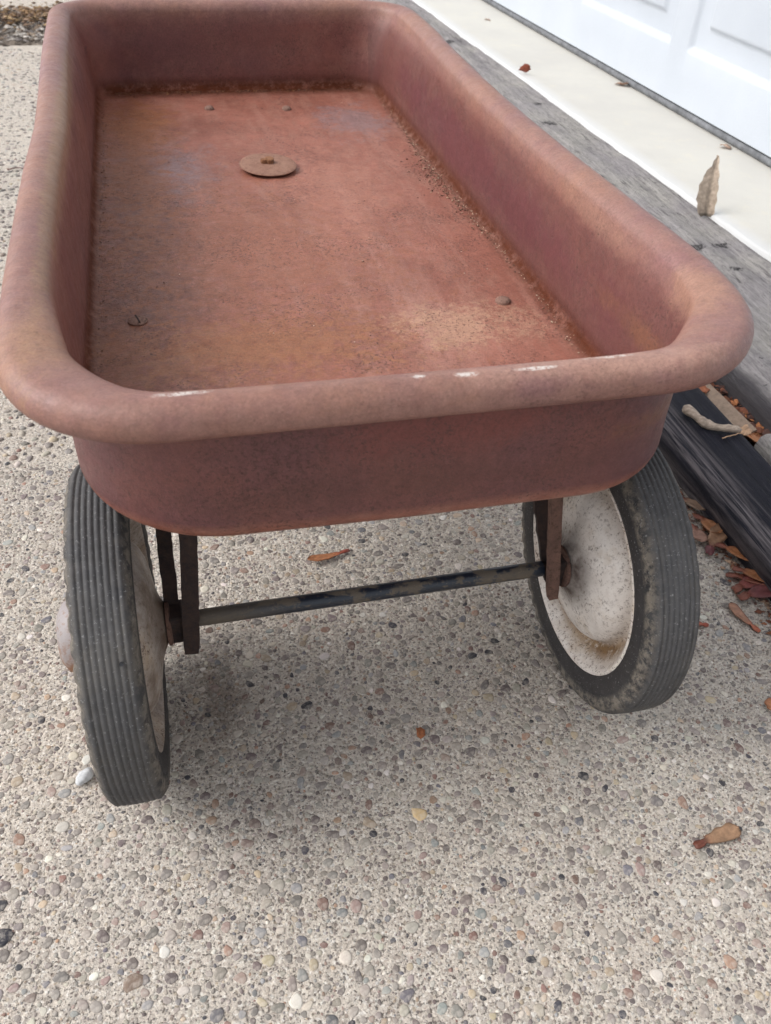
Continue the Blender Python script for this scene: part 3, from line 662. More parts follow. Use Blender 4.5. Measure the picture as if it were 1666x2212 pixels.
# sections: front skin at x=0 with pressed panels
def section(z0, z1, first):
    prof_y = []
    # stamped panel columns: panel edges along y
    pw, gap = 0.46, 0.065
    edges = []; yy = 1.49 - DOOR_Y - pw   # panel ends at world y ~1.485
    k0 = -4
    for k in range(-5, 5):
        a = yy + k * (pw + gap); edges.append((a, a + pw))
    zl, zh = z0 + 0.100, z1 - 0.10
    bv = 0.010
    # groove-ridge frame of the panel: depth as function of distance inside the panel rectangle
    def depth_at(y, z):
        d = -1.0
        for (a, b) in edges:
            if a <= y <= b: d = min(y - a, b - y, z - zl, zh - z)
        if d <= 0: return 0.0
        # slope in 9 mm, flat, then raised field starting 0.062 in
        pts = [(0, 0), (0.004, 0.001), (0.014, 0.0090), (0.018, 0.0095), (0.050, 0.0095), (0.056, 0.0085), (0.064, 0.0015), (0.068, 0.0008), (9, 0.0008)]
        for (p0, q0), (p1, q1) in zip(pts, pts[1:]):
            if d <= p1: return q0 + (q1 - q0) * (d - p0) / (p1 - p0)
        return 0
    ds = [0, 0.004, 0.009, 0.014, 0.018, 0.034, 0.050, 0.056, 0.060, 0.064, 0.068]
    zs = sorted(set([z0, z0 + 0.05] + [zl + d for d in ds] + [zh - d for d in ds] + [z1 - 0.05, z1]))
    ys = set([Ya, Yb])
    for (a, b) in edges:
        for d in ds:
            for q in (a + d, b - d):
                if Ya < q < Yb: ys.add(q)
        if Ya < a - gap / 2 < Yb: ys.add(a - gap / 2)
    ys = sorted(ys)
    P = [[(depth_at(y, z), y, z) for y in ys] for z in zs]
    gb = GB(); gb.grid(P)
    # top and bottom returns
    gb.grid([[(0.0, y, z1) for y in ys], [(0.03, y, z1) for y in ys]]); gb.grid([[(0.03, y, z0) for y in ys], [(0.0, y, z0) for y in ys]])
    return gb.build('door_section', M_DOOR, door, auto=35)
zb = 0.0198
for k in range(4):
    section(zb + k * 0.533, zb + k * 0.533 + 0.529, k == 0)
# wall of the garage round the door
wall = empty('garage_wall', (1.0365, DOOR_Y, 0.0), door_rz); tag(wall, 'pale garage wall around and above the white door', 'wall')
gb = GB(); gb.box((-0.02, -2.6, 0.05), (0.10, Ya - 0.003, 2.6), bev=0.004); gb.build('door_jamb', M_WALL, wall, smooth=False)
gb = GB(); gb.box((-0.02, Yb + 0.003, 0.05), (0.10, 3.6, 2.6), bev=0.004); gb.build('door_jamb', M_WALL, wall, smooth=False)
gb = GB(); gb.box((-0.02, Ya - 0.002, 2.19), (0.10, Yb + 0.002, 2.6), bev=0.004); gb.build('lintel', M_WALL, wall, smooth=False)

# ================================================================== THE WAGON
wagon = empty('toy_wagon', (0, 0, 0)); tag(wagon, 'old rusty red pull wagon with grey rubber wheels on the driveway', 'wagon')
ZF, ZR, RT = 0.2571, 0.3510, 0.01176
def rrect(hx0, hx1, y0, y1, rads, ns=(22, 46), nc=14):
    """closed loop counter clockwise from near-left corner end; returns points and outward normals; rads: near-right, far-right, far-left, near-left"""
    pts, nrm = [], []
    cs = [((hx1 - rads[0], y0 + rads[0]), rads[0], -90), ((hx1 - rads[1], y1 - rads[1]), rads[1], 0), ((hx0 + rads[2], y1 - rads[2]), rads[2], 90), ((hx0 + rads[3], y0 + rads[3]), rads[3], 180)]
    for k in range(4):
        (cx, cy), r, a0 = cs[k]; (px, py), pr, pa = cs[k - 1]
        # straight from previous corner end to this corner start
        e = math.radians(a0); s0 = (px + pr * math.cos(e), py + pr * math.sin(e)); s1 = (cx + r * math.cos(e), cy + r * math.sin(e))
        n = ns[0] if k % 2 == 0 else ns[1]
        for i in range(n):
            t = i / n; pts.append((s0[0] + (s1[0] - s0[0]) * t, s0[1] + (s1[1] - s0[1]) * t)); nrm.append((math.cos(e), math.sin(e)))
        for i in range(nc):
            a = math.radians(a0 + 90 * i / nc); pts.append((cx + r * math.cos(a), cy + r * math.sin(a))); nrm.append((math.cos(a), math.sin(a)))
    return np.array(pts), np.array(nrm)
D0 = 0.012
base_p, base_n = rrect(-0.1930, 0.1950, D0, 0.9395, (0.080, 0.052, 0.045, 0.090))
rimc_p, rimc_n = rrect(-0.2105, 0.2125, 0.0, 0.951, (0.074, 0.060, 0.055, 0.080))
# measured waviness of the rim
ys_r = [0.0, 0.06, 0.08, 0.11, 0.15, 0.19, 0.24, 0.32, 0.40, 0.50, 0.56, 0.62, 0.70, 0.78, 0.86, 0.95]
dr = [0.0, 0.003, 0.006, 0.009, 0.0085, 0.007, 0.005, 0.002, 0.0008, 0.0, 0.0010, 0.0035, 0.0068, 0.0130, 0.0150, 0.0150]
ys_l = [0.0, 0.08, 0.15, 0.25, 0.35, 0.45, 0.55, 0.68, 0.75, 0.90, 0.95]
dl = [0.0, 0.004, 0.001, 0.0, -0.0005, 0.001, -0.0015, -0.006, -0.008, -0.010, -0.010]
for i in range(len(rimc_p)):
    x, y = rimc_p[i]; wx = min(1, abs(x) / 0.2)
    if x > 0: rimc_p[i, 0] += np.interp(y, ys_r, dr) * wx ** 2
    else: rimc_p[i, 0] += np.interp(y, ys_l, dl) * wx ** 2
    rimc_p[i, 1] += mnoise.noise(Vector((x * 6, y * 2, 3))) * 0.0012
NP = len(base_p)
# rim height: slight waviness
rz = np.array([mnoise.noise(Vector((p[0] * 5, p[1] * 4, 9))) * 0.0012 for p in rimc_p])
rings = []
def ring(P2, z): rings.append(np.column_stack([P2, np.broadcast_to(z, (NP,))]))
# floor, from the middle outwards
spine = np.column_stack([base_p[:, 0] * 0.0, np.clip(base_p[:, 1], 0.20, 0.75)])
inner = base_p - base_n * 0.013
def floorz(P2):
    x, y = P2[:, 0], P2[:, 1]; z = np.full(len(P2), ZF)
    for cx, w in ((-0.075, 0.008), (0.0, 0.007), (0.075, 0.008), (0.125, 0.007)):
        z += 0.0007 * np.exp(-((x - cx) / w) ** 2) * np.clip((y - 0.08) / 0.05, 0, 1) * np.clip((0.85 - y) / 0.05, 0, 1)
    z += np.array([mnoise.noise(Vector((a * 9, b * 6, 2))) for a, b in P2]) * 0.0012
    return z
NF = 44
for k in range(NF + 1):
    t = k / NF; P2 = spine * (1 - t) + inner * t; zf = floorz(P2)
    if t > 0.9: zf = zf * (1 - (t - .9) / .1) + ZF * (t - .9) / .1
    ring(P2, zf)
for a in range(1, 7):   # fillet to the wall
    th = math.pi / 2 * a / 6
    ring(inner + base_n * 0.010 * math.sin(th), ZF + 0.010 * (1 - math.cos(th)))
def gz(cx, cy, sx_, sy_): return np.exp(-(((rimc_p[:, 0] - cx) / sx_) ** 2 + ((rimc_p[:, 1] - cy) / sy_) ** 2))
flare = 0.15 + 0.22 * np.clip(np.abs(rimc_n[:, 0]), 0, 1) + 1.15 * gz(0.190, 0.030, 0.050, 0.060) + 1.25 * gz(-0.187, 0.035, 0.050, 0.075)
topi = rimc_p - rimc_n * (RT * (1 + flare))[:, None]
start = inner + base_n * 0.010
NW = 16
for k in range(1, NW + 1):
    t = k / NW; z = (ZF + 0.010) + (ZR + rz - ZF - 0.010) * t
    tt = t ** 2.2
    bulge = np.array([mnoise.noise(Vector((p[0] * 7, p[1] * 7, t * 2))) for p in base_p]) * 0.0016 * math.sin(math.pi * t)
    ring(start * (1 - tt) + topi * tt + base_n * bulge[:, None], z)
for k in range(1, 23):
    th = math.pi - math.radians(285) * k / 22     # over the top, down the outside and curled under
    rr_ = RT if k < 17 else RT * (1 - 0.012 * (k - 17))
    cc = math.cos(th) * (1 + flare if math.cos(th) < 0 else np.ones(NP))
    ring(rimc_p + rimc_n * (rr_ * cc)[:, None], ZR + rz + rr_ * math.sin(th))
# back up inside the curl and down the outside of the wall
th0 = math.pi - math.radians(285)
ring(rimc_p + rimc_n * (RT * .78) * math.cos(th0), ZR + rz + RT * .78 * math.sin(th0))
ring(rimc_p - rimc_n * (RT * (1 + flare) * 0.6)[:, None], ZR + rz + 0.001)
OUT0 = len(rings)
outt = rimc_p - rimc_n * (RT * (1 + flare) - 0.0018)[:, None]
ring(outt, ZR + rz - 0.004)
outb = base_p + base_n * np.where(base_p[:, 0] < 0, 0.003 - 0.0042 * np.clip(-base_p[:, 0] / 0.15, 0, 1), 0.003)[:, None]
RB = 0.020
zb0 = ZF - 0.0092
for k in range(1, NW + 1):
    t = k / NW; z = (ZR + rz - 0.004) * (1 - t) + (zb0 + RB) * t
    tt = 1 - (1 - t) ** 3.5
    bulge = np.array([mnoise.noise(Vector((p[0] * 7, p[1] * 7, (1 - t) * 2))) for p in base_p]) * 0.0016 * math.sin(math.pi * t)
    ring(outt * (1 - tt) + outb * tt + base_n * bulge[:, None], z)
for a in range(1, 9):
    th = math.pi / 2 * a / 8
    ring(outb - base_n * RB * (1 - math.cos(th)), zb0 + RB * (1 - math.sin(th)))
endp = outb - base_n * RB
for k in (0.4, 0.8, 1.0): ring(endp * (1 - k) + spine * k, zb0)
nR = len(rings); V = np.concatenate(rings)
idx = np.arange(nR * NP).reshape(nR, NP)
F = np.stack([idx[:-1], np.roll(idx[:-1], -1, 1), np.roll(idx[1:], -1, 1), idx[1:]], -1).reshape(-1, 4)
oc_ = np.zeros((len(V), 3)); oc_[OUT0 * NP:] = 1.0
tub = mesh('tub', V, F[:, ::-1].copy(), M_TUB, wagon, cols=oc_, colname='Outside')

# big washer lying on the floor with its nut
def part_at(gb, name, mat, parent, loc, rot=(0, 0, 0), auto=40, smooth=True):
    o = gb.build(name, mat, parent, smooth=smooth, auto=auto); o.location = loc; o.rotation_euler = rot; return o
gb = GB(); gb.lathe_z([(0.0, 0.0026), (0.010, 0.0027), (0.0285, 0.0018), (0.0312, 0.0015), (0.0318, 0.0009), (0.0314, 0.0001), (0.029, -0.0002), (0.0, 0.0)], 48)
disc = part_at(gb, 'kingpin_washer', M_DISC, wagon, (-0.003, 0.613, ZF + 0.0046), (math.radians(2.5), math.radians(1.5), 0))
gb = GB(); gb.lathe_z([(0.0, 0.005), (0.0045, 0.005), (0.0056, 0.0042), (0.0056, 0.0), (0.0, 0.0)], 6)
nut = part_at(gb, 'nut', M_NUT, disc, (0.0015, 0.002, 0.0026), (0.1, 0.05, 0.3), 30)
gb = GB(); gb.lathe_z([(0.0, 0.0045), (0.003, 0.0042), (0.0036, 0.003), (0.0034, 0.0), (0, 0)], 10, (-0.0062, -0.001, 0))
part_at(gb, 'bolt_tip', M_NUT, disc, (0.0015, 0.002, 0.0026))
# bolt heads in the floor
def bolt(x, y, r, h, slot):
    gb = GB(); prof = [(r * q, h * (1 - q ** 3.5) + 0.0009) for q in (0, 0.3, 0.55, 0.72, 0.85, 0.94, 1.0)] + [(r * 1.0, -0.0015)]
    P = []
    seg = 28
    for k in range(seg):
        a = 2 * math.pi * k / seg; row = []
        for (q, z) in prof: row.append((q * math.cos(a), q * math.sin(a), z))
        P.append(row)
    gb.grid(P, closeu=True)
    o = gb.build('bolt_head', M_BOLT, wagon, auto=50); o.location = (x, y, ZF + 0.0006); o.rotation_euler = (0, 0, 0)
    if slot:
        g2 = GB(); g2.box((-0.0006, -r * 0.80, 0.0), (0.0006, r * 0.80, h + 0.00105)); s_ = g2.build('screw_slot', M_BRK, o, smooth=False); s_.rotation_euler = (0, 0, 0.25)
for (x, y, r, h, sl) in ((-0.152, 0.281, 0.0078, 0.0016, True), (0.153, 0.270, 0.0066, 0.0022, False), (-0.049, 0.842, 0.0062, 0.0030, False), (0.051, 0.834, 0.0060, 0.0026, False)): bolt(x, y, r, h, sl)

# axle, brackets
YA, WR = 0.0788, 0.1225
gb = GB(); gb.tube([(x, YA, WR) for x in np.linspace(-0.136, 0.137, 24)], 0.0063, 20); gb.build('axle_tube', M_AXLE, wagon, auto=60)
gb = GB(); gb.tube([(-0.212, YA, WR), (0.212, YA, WR)], 0.0042, 14); gb.build('axle_rod', M_BRK, wagon, auto=60)
def strap(p0, p1, w, th, name, mat, rough=0.0006):
    """flat steel bar from p0 to p1, w wide across the wagon, th thick"""
    gb = GB(); n = 26; P = []
    p0, p1 = Vector(p0), Vector(p1); d = (p1 - p0).normalized(); nn = Vector((1, 0, 0)).cross(d).normalized(); ww = d.cross(nn).normalized()
    if ww.x < 0: ww = -ww
    for i in range(n + 1):
        t = i / n; c = p0.lerp(p1, t); k_ = 0.80 + 0.2 * min(1, t / 0.06)
        j = lambda k: mnoise.noise(Vector((k * 3.1, t * 24, p0.x * 50))) * rough
        hw = w / 2 * k_
        P.append([c - ww * (hw - j(0)) - nn * th / 2, c + ww * (hw + j(1)) - nn * th / 2, c + ww * (hw + j(1)) + nn * (th / 2 + j(2)), c - ww * (hw - j(0)) + nn * (th / 2 + j(2))])
    gb.grid(P, closev=True); gb.f.append((0, 1, 2, 3)); e = n * 4; gb.f.append((e + 3, e + 2, e + 1, e))
    return gb.build(name, mat, wagon, auto=40)
strap((-0.1402, 0.0620, 0.1050), (-0.1275, 0.0850, 0.2500), 0.0118, 0.004, 'bracket_leg', M_BRK)
strap((-0.1510, 0.0760, 0.1060), (-0.1465, 0.1200, 0.2500), 0.0105, 0.004, 'bracket_leg', M_BRK, 0.0007)
strap((0.1418, 0.0610, 0.1065), (0.1285, 0.0830, 0.2500), 0.0090, 0.006, 'bracket_leg', M_STRAP_R)
strap((0.1480, 0.0790, 0.1080), (0.1230, 0.1250, 0.2500), 0.0130, 0.004, 'bracket_leg', M_BRK, 0.0012)
for sx_ in (-1, 1):
    gb = GB(); gb.box((sx_ * 0.149 - 0.006, 0.0680, 0.110), (sx_ * 0.149 + 0.006, 0.088, 0.136), bev=0.001); gb.build('bracket_foot', M_BRK, wagon, smooth=False)
# front end (out of sight under the tub)
strap((-0.14, 0.735, 0.1045), (-0.13, 0.735, 0.2495), 0.013, 0.004, 'bracket_leg', M_BRK); strap((0.14, 0.735, 0.1045), (0.13, 0.735, 0.2495), 0.013, 0.004, 'bracket_leg', M_BRK)
gb = GB(); gb.tube([(-0.212, 0.75, WR), (0.212, 0.75, WR)], 0.0063, 14); gb.build('axle_tube', M_AXLE, wagon, auto=60)

# wheels ------------------------------------------------------------
HW_T = 0.0192
def tyre_profile():
    pr = []
    # left bead -> shoulder -> tread -> shoulder -> right bead  (r, x)
    side = [(0.0885, -0.0150), (0.0900, -0.0172), (0.0950, -0.0186), (0.1000, -0.0192), (0.1035, -0.0192), (0.1050, -0.0186), (0.1065, -0.0191), (0.1120, -0.0193), (0.1155, -0.0186), (0.1175, -0.0172), (0.1190, -0.0160)]
    pr += side
    nr_ = 8; x0, x1 = -0.0155, 0.0155
    w = (x1 - x0) / nr_
    for i in range(nr_):
        a = x0 + i * w
        for f, dr_ in ((0.06, 0.0), (0.22, 0.0011), (0.5, 0.0014), (0.78, 0.0011), (0.94, 0.0)):
            x = a + w * f; crown = 0.1212 - 0.0014 * (x / 0.0155) ** 2
            pr.append((crown + dr_ * 0.8 - 0.0006, x))
    pr += [(r, -x) for r, x in reversed(side)]
    return pr
TP = tyre_profile(); NSEG = 240
def lug(k, r, x, j):
    if 0.107 < r < 0.1180 and abs(x) > 0.016:
        c = 1 if (k % 5) in (0, 1, 2) else 0
        if not c: x = x * (1 - 0.06)
    if r > 0.1205: r = 0.1205 + (r - 0.1205) * (0.70 + 0.55 * mnoise.noise(Vector((math.cos(k * 0.02618) * 1.3, math.sin(k * 0.02618) * 1.3, 4))) + 0.3 * mnoise.noise(Vector((math.cos(k * 0.0262) * 3, math.sin(k * 0.0262) * 3, x * 60))))
    return r, x
def make_wheel(label=None):
    w = empty('wheel', (0, 0, 0), 0, wagon)
    gb = GB(); gb.lathe_x(TP, NSEG, lug); gb.build('tyre', M_TYRE, w, auto=62)
    # disc: +x local = outside of the wagon, -x = the side that faces the axle
    prof = [(0.0915, -0.0135), (0.0900, -0.0176), (0.0885, -0.0180), (0.0870, -0.0172), (0.0850, -0.0150), (0.0810, -0.0105), (0.0760, -0.0055), (0.0720, -0.0020), (0.0695, -0.0008), (0.0675, -0.0012), (0.0660, -0.0032), (0.0650, -0.0070), (0.0635, -0.0105),
            (0.0605, -0.0145), (0.0560, -0.0178), (0.0500, -0.0205), (0.0420, -0.0226), (0.0340, -0.0240), (0.0270, -0.0254), (0.0215, -0.0272), (0.0175, -0.0292), (0.0140, -0.0310), (0.0075, -0.0312), (0.0044, -0.0305)]
    gb = GB(); gb.lathe_x(prof, 96); gb.build('wheel_disc', M_RIM, w, auto=70)
    # outer face
    prof = [(0.0915, 0.0135), (0.0900, 0.0176), (0.0885, 0.0180), (0.0860, 0.0150), (0.0800, 0.0080), (0.0700, 0.0050), (0.0600, 0.0080), (0.0450, 0.0115), (0.0300, 0.0125), (0.0, 0.0125)]
    gb = GB(); gb.lathe_x(list(reversed(prof)), 96); gb.build('outer_disc', M_RIM, w, auto=70)
    prof = [(0.0, 0.0440), (0.010, 0.0436), (0.0190, 0.0420), (0.0250, 0.0380), (0.0275, 0.0320), (0.0280, 0.0180), (0.0285, 0.0120)]
    gb = GB(); gb.lathe_x(prof, 40); gb.build('hub_cap', M_CAP, w, auto=70)
    prof = [(0.0043, -0.0375), (0.0090, -0.0375), (0.0110, -0.0360), (0.0112, -0.0330), (0.0090, -0.0315), (0.0090, -0.0310)]
    gb = GB(); gb.lathe_x(prof, 28); gb.build('axle_washer', M_BRK, w, auto=50)
    prof = [(0.0043, -0.0345), (0.0150, -0.0340), (0.0172, -0.0330), (0.0170, -0.0310), (0.0120, -0.0306)]
    gb = GB(); gb.lathe_x(prof, 32); gb.build('hub_flange', M_STRAP_R, w, auto=50)
    return w
w0 = make_wheel(); XW = 0.1855
def copy_wheel(src, dirty=False):
    c = src.copy(); COL.objects.link(c)
    for ch in src.children:
        d = ch.copy(); COL.objects.link(d); d.parent = c
        if dirty and ch.name.startswith('wheel_disc'):
            d.data = d.data.copy(); d.data.materials[0] = M_RIMD
    return c
w0.location = (XW, YA, WR); w0.rotation_euler = (0.6, 0, 0)
places = [((-XW - 0.0005, YA, WR), (0.2, 0, math.pi)), ((XW, 0.75, WR), (1.1, 0, 0)), ((-XW, 0.75, WR), (0.1, 0, math.pi))]
for loc, r in places:
    c = copy_wheel(w0, loc[0] < 0); c.location = loc; c.rotation_euler = r

# small nail hole in the tread of the left rear tyre
hx, hy, hz = -0.1768, -0.0189, 0.1974
gb = GB(); gb.lathe_z([(0.0, 0.0), (0.0011, 0.0), (0.0013, 0.0002), (0.0013, -0.004)], 12)
lt_ = [o for o in wagon.children if o.name.startswith('wheel') and o.location.x < 0 and o.location.y < 0.5][0]
hole = gb.build('tread_hole', M_SEALD, lt_, smooth=False)
dirv = Vector((0, hy - YA, hz - WR)).normalized()
bpy.context.view_layer.update()
Lm = lt_.matrix_basis.inverted(); pl = Lm @ Vector((hx, YA + dirv.y * 0.1222, WR + dirv.z * 0.1222)); dl_ = (Lm.to_3x3() @ dirv)
hole.location = pl; hole.rotation_euler = dl_.to_track_quat('Z', 'Y').to_euler()
# dirt crumbs caught in the seam of the tub
def crumbs(n, fx, smin, smax, pal, seed):
    r = np.random.default_rng(seed); V, F, C = [], [], []
    base = np.array([(1, 0, 0), (-1, 0, 0), (0, 1, 0), (0, -1, 0), (0, 0, 1), (0, 0, -1)], float)
    tri = np.array([(0, 2, 4), (2, 1, 4), (1, 3, 4), (3, 0, 4), (2, 0, 5), (1, 2, 5), (3, 1, 5), (0, 3, 5)])
    for i in range(n):
        x, y, z = fx(r); s_ = smin + (smax - smin) * r.random() ** 2.5
        q = base * (s_ * (0.5 + r.random((6, 1)))) * np.array([1, 1 + r.random() * 1.2, 0.6])
        a = r.random() * 6.28; R2 = np.array([[math.cos(a), -math.sin(a), 0], [math.sin(a), math.cos(a), 0], [0, 0, 1]])
        V.append(q @ R2.T + np.array([x, y, z])); F.append(tri + 6 * i); c = np.array(pal[r.integers(len(pal))]) * (0.7 + 0.6 * r.random()); C.append(np.tile(c, (6, 1)))
    return np.concatenate(V), np.concatenate(F), np.concatenate(C)
def seamfx(r):
    y = float(np.clip(r.normal(0.56, 0.13), 0.2, 0.9)) if r.random() < 0.6 else 0.14 + 0.76 * r.random(); spread = 0.0035 + 0.010 * math.exp(-((y - 0.57) / 0.11) ** 2)
    x = 0.1905 - abs(r.normal()) * spread; xe = 0.184
    z = ZF + 0.0004 + max(0, (x - 0.1835)) ** 2 * 60
    return x, y, min(z, ZF + 0.008)
V1, F1, C1 = crumbs(2300, seamfx, 0.0003, 0.0011, [(0.10, 0.045, 0.03), (0.17, 0.09, 0.06), (0.24, 0.13, 0.09), (0.06, 0.03, 0.02), (0.40, 0.28, 0.20)], 5)
def seamfx2(r):
    k = r.integers(2)
    if k: return -0.1885 + abs(r.normal()) * 0.006, 0.15 + 0.75 * r.random(), ZF + 0.0005
    return -0.17 + 0.34 * r.random(), 0.925 - abs(r.normal()) * 0.008, ZF + 0.0005
V2, F2_, C2_ = crumbs(1400, seamfx2, 0.0003, 0.0009, [(0.10, 0.045, 0.03), (0.17, 0.09, 0.06), (0.30, 0.15, 0.07), (0.06, 0.03, 0.02)], 6)
V3, F3_, C3_ = crumbs(700, lambda r: (-0.17 + 0.34 * r.random(), 0.1 + 0.8 * r.random(), ZF + 0.0006), 0.0002, 0.0006, [(0.12, 0.055, 0.04), (0.45, 0.33, 0.26), (0.09, 0.04, 0.03)], 8)
VV = np.concatenate([V1, V2, V3]); FF = np.concatenate([F1, F2_ + len(V1), F3_ + len(V1) + len(V2)])
o = mesh('tub_grit', VV, FF, M_TWIG, smooth=False, cols=np.concatenate([C1, C2_, C3_])); tag(o, 'loose brown grit and crumbs gathered along the floor seams of the wagon', 'grit', kind='stuff')

# ================================================================== small loose things
def samara(L, wmax, seed, wing=(0.30, 0.17, 0.10), nutc=(0.17, 0.05, 0.03), curl=0.15, nut=0.26):
    """winged maple seed lying along +x, nut at x=0"""
    r = random.Random(seed); nu, nv = 16, 6; V, C = [], []
    th = 0.00035
    for sgn in (1, -1):
        for i in range(nu + 1):
            u = i / nu
            if u < nut: w = 0.52 * math.sin(math.pi * min(1, (u + 0.06) / (nut * 1.35))) ** 0.6
            else:
                t = (u - nut) / (1 - nut); w = 0.36 + 0.64 * math.sin(math.pi * min(1, t * 0.62 + 0.04)) ; w *= (1 - max(0, (t - 0.8) / 0.2) ** 2 * 0.75)
            w = max(w, 0.04) * wmax
            for j in range(nv + 1):
                v = j / nv * 2 - 1
                y = v * w / 2 + 0.10 * wmax * math.sin(u * 3) + (0.05 * wmax * math.sin(u * 23 + seed) if v > 0.9 else 0)
                nz = 0
                if u < nut * 1.2: nz = 0.11 * wmax * max(0, 1 - v * v) * math.sin(math.pi * min(1, u / (nut * 1.2)))
                z = curl * L * 0.3 * u * u + 0.03 * wmax * math.sin(v * 6 + u * 8) + 0.10 * wmax * v * v * u
                V.append((u * L, y, z + sgn * (th + nz * (1 if sgn > 0 else 0.3)) + 0.0008))
                f = min(1, max(0, (u - nut * 0.8) / 0.2)); k = 0.8 + 0.4 * r.random()
                edge = 0.65 if abs(v) > 0.95 else 1.0
                C.append([(nutc[q] * (1 - f) + wing[q] * f) * k * edge for q in range(3)])
    n1 = (nu + 1) * (nv + 1); F = []
    for i in range(nu):
        for j in range(nv):
            a = i * (nv + 1) + j; F.append((a, a + nv + 1, a + nv + 2, a + 1)); F.append((n1 + a, n1 + a + 1, n1 + a + nv + 2, n1 + a + nv + 1))
    per = [i * (nv + 1) for i in range(nu + 1)] + [nu * (nv + 1) + j for j in range(1, nv + 1)] + [i * (nv + 1) + nv for i in range(nu - 1, -1, -1)] + [j for j in range(nv - 1, 0, -1)]
    for q in range(len(per)):
        a, b = per[q], per[(q + 1) % len(per)]; F.append((b, a, n1 + a, n1 + b))
    return V, F, C
def put_samara(loc, deg, L, w, seed, label, group=None, tilt=(0, 0), **k):
    V, F, C = samara(L * 1.08, w * (1.6 if group else 1.1), seed, **k); o = mesh('maple_seed', V, F, M_SEED, cols=np.array(C)); o.location = loc; o.rotation_euler = (math.radians(tilt[0]), math.radians(tilt[1]), math.radians(deg)); tag(o, label, 'seed', group); return o
put_samara((0.206, -0.110, 0.001), 6, 0.037, 0.0115, 1, 'tan winged seed lying alone on the concrete at the lower right', wing=(0.28, 0.165, 0.095), nutc=(0.12, 0.035, 0.02))
put_samara((0.019, 0.253, 0.002), 193, 0.042, 0.0085, 2, 'curled orange winged seed on the concrete behind the axle', wing=(0.38, 0.16, 0.075), nutc=(0.25, 0.06, 0.04), curl=0.3)
put_samara((0.336, -0.020, 0.001), 75, 0.018, 0.012, 3, 'broken orange seed at the right edge of the driveway', wing=(0.36, 0.15, 0.07), nutc=(0.25, 0.08, 0.04))
put_samara((0.331, 0.088, 0.001), 150, 0.022, 0.009, 4, 'red seed tip peeping out from behind the right wheel', nutc=(0.30, 0.07, 0.04), wing=(0.30, 0.10, 0.06))
put_samara((0.375, 0.071, 0.001), 105, 0.036, 0.0095, 5, 'single orange-headed seed nearest the camera below the pile by the dark timber', wing=(0.33, 0.17, 0.11), nutc=(0.36, 0.11, 0.06))
pile = [((0.394, 0.270, 0.002), -65, 0.036, 0.010, 'top seed of the row, where the dark timber meets the wheel', (0.30, 0.20, 0.14)),
        ((0.398, 0.235, 0.003), -80, 0.036, 0.011, 'second orange-brown seed from the top of the row along the timber', (0.38, 0.17, 0.08)),
        ((0.386, 0.225, 0.001), -100, 0.032, 0.014, 'broad pinkish seed wing beside the wheel in the row along the timber', (0.36, 0.21, 0.16)),
        ((0.380, 0.176, 0.003), 40, 0.042, 0.012, 'long brown seed with a dark purple head pointing at the wheel', (0.30, 0.17, 0.10)),
        ((0.394, 0.186, 0.006), -60, 0.040, 0.010, 'orange seed leaning on the timber above the purple-headed seed', (0.42, 0.17, 0.07)),
        ((0.383, 0.146, 0.002), -38, 0.044, 0.010, 'dark red seed halfway down the row along the timber', (0.24, 0.08, 0.05)),
        ((0.392, 0.150, 0.006), -50, 0.036, 0.009, 'glossy brown seed on top of the dark red one', (0.34, 0.14, 0.06)),
        ((0.379, 0.124, 0.002), 8, 0.036, 0.0125, 'thick red seed with its head towards the wheel low in the row', (0.22, 0.06, 0.05)),
        ((0.377, 0.112, 0.004), -2, 0.040, 0.013, 'purple-brown seed overlapping the thick red one at the bottom of the row', (0.17, 0.055, 0.055))]
for i, (loc, deg, L, w, lab, wc) in enumerate(pile):
    put_samara(loc, deg, L, w, 20 + i, lab, 'maple seeds heaped along the timber', tilt=(8 * math.sin(i * 2.3), -6), wing=wc, nutc=(0.17, 0.055, 0.035) if i != 3 else (0.12, 0.035, 0.04))
# fragments of leaf
def leafbit(name, loc, size, rot, col, seed, label, cat='leaf', mat=None, elong=1.5, group=None, curl=0.3):
    r = random.Random(seed); n = 14; V = []; C = []
    rr_ = [size * (0.7 + 0.5 * r.random()) for _ in range(n)]
    for ring_, q in ((0, 0.0), (1, 0.55), (2, 1.0)):
        for i in range(n):
            a = 2 * math.pi * i / n; x = rr_[i] * q * math.cos(a) * elong; y = rr_[i] * q * math.sin(a)
            z = curl * (y * y) / size + 0.15 * size * math.sin(x / size * 3 + seed); V.append((x, y, z)); k = 0.75 + 0.5 * r.random(); C.append([c * k for c in col])
    top_ = len(V)
    V += [(x, y, z - 0.0004) for x, y, z in V]; C += C[:]
    F = []
    for b in (0, 1):
        for i in range(n):
            a, c_ = b * n + i, b * n + (i + 1) % n
            F.append((a, a + n, c_ + n, c_)); F.append((top_ + a, top_ + c_, top_ + c_ + n, top_ + a + n))
    for i in range(n):
        a, c_ = 2 * n + i, 2 * n + (i + 1) % n; F.append((a, top_ + a, top_ + c_, c_))
    o = mesh(name, V, F, mat or M_LEAF, cols=np.array(C)); o.location = loc; o.rotation_euler = rot; tag(o, label, cat, group); return o
leafbit('seed_fragment', (0.031, 0.028, 0.0035), 0.0042, (0.5, 0.2, 1.2), (0.33, 0.12, 0.05), 41, 'small crumpled orange scrap in the middle of the concrete below the axle', 'seed')
leafbit('leaf_scrap', (0.789, 1.815, 0.060), 0.013, (0.9, 0.3, 2.2), (0.22, 0.055, 0.03), 42, 'dark red leaf scrap standing at the edge of the cream apron')
leafbit('leaf_scrap', (1.000, 1.700, 0.052), 0.012, (0.25, 0.1, 2.6), (0.36, 0.22, 0.16), 43, 'pinkish brown leaf scrap against the garage door seal, farther one')
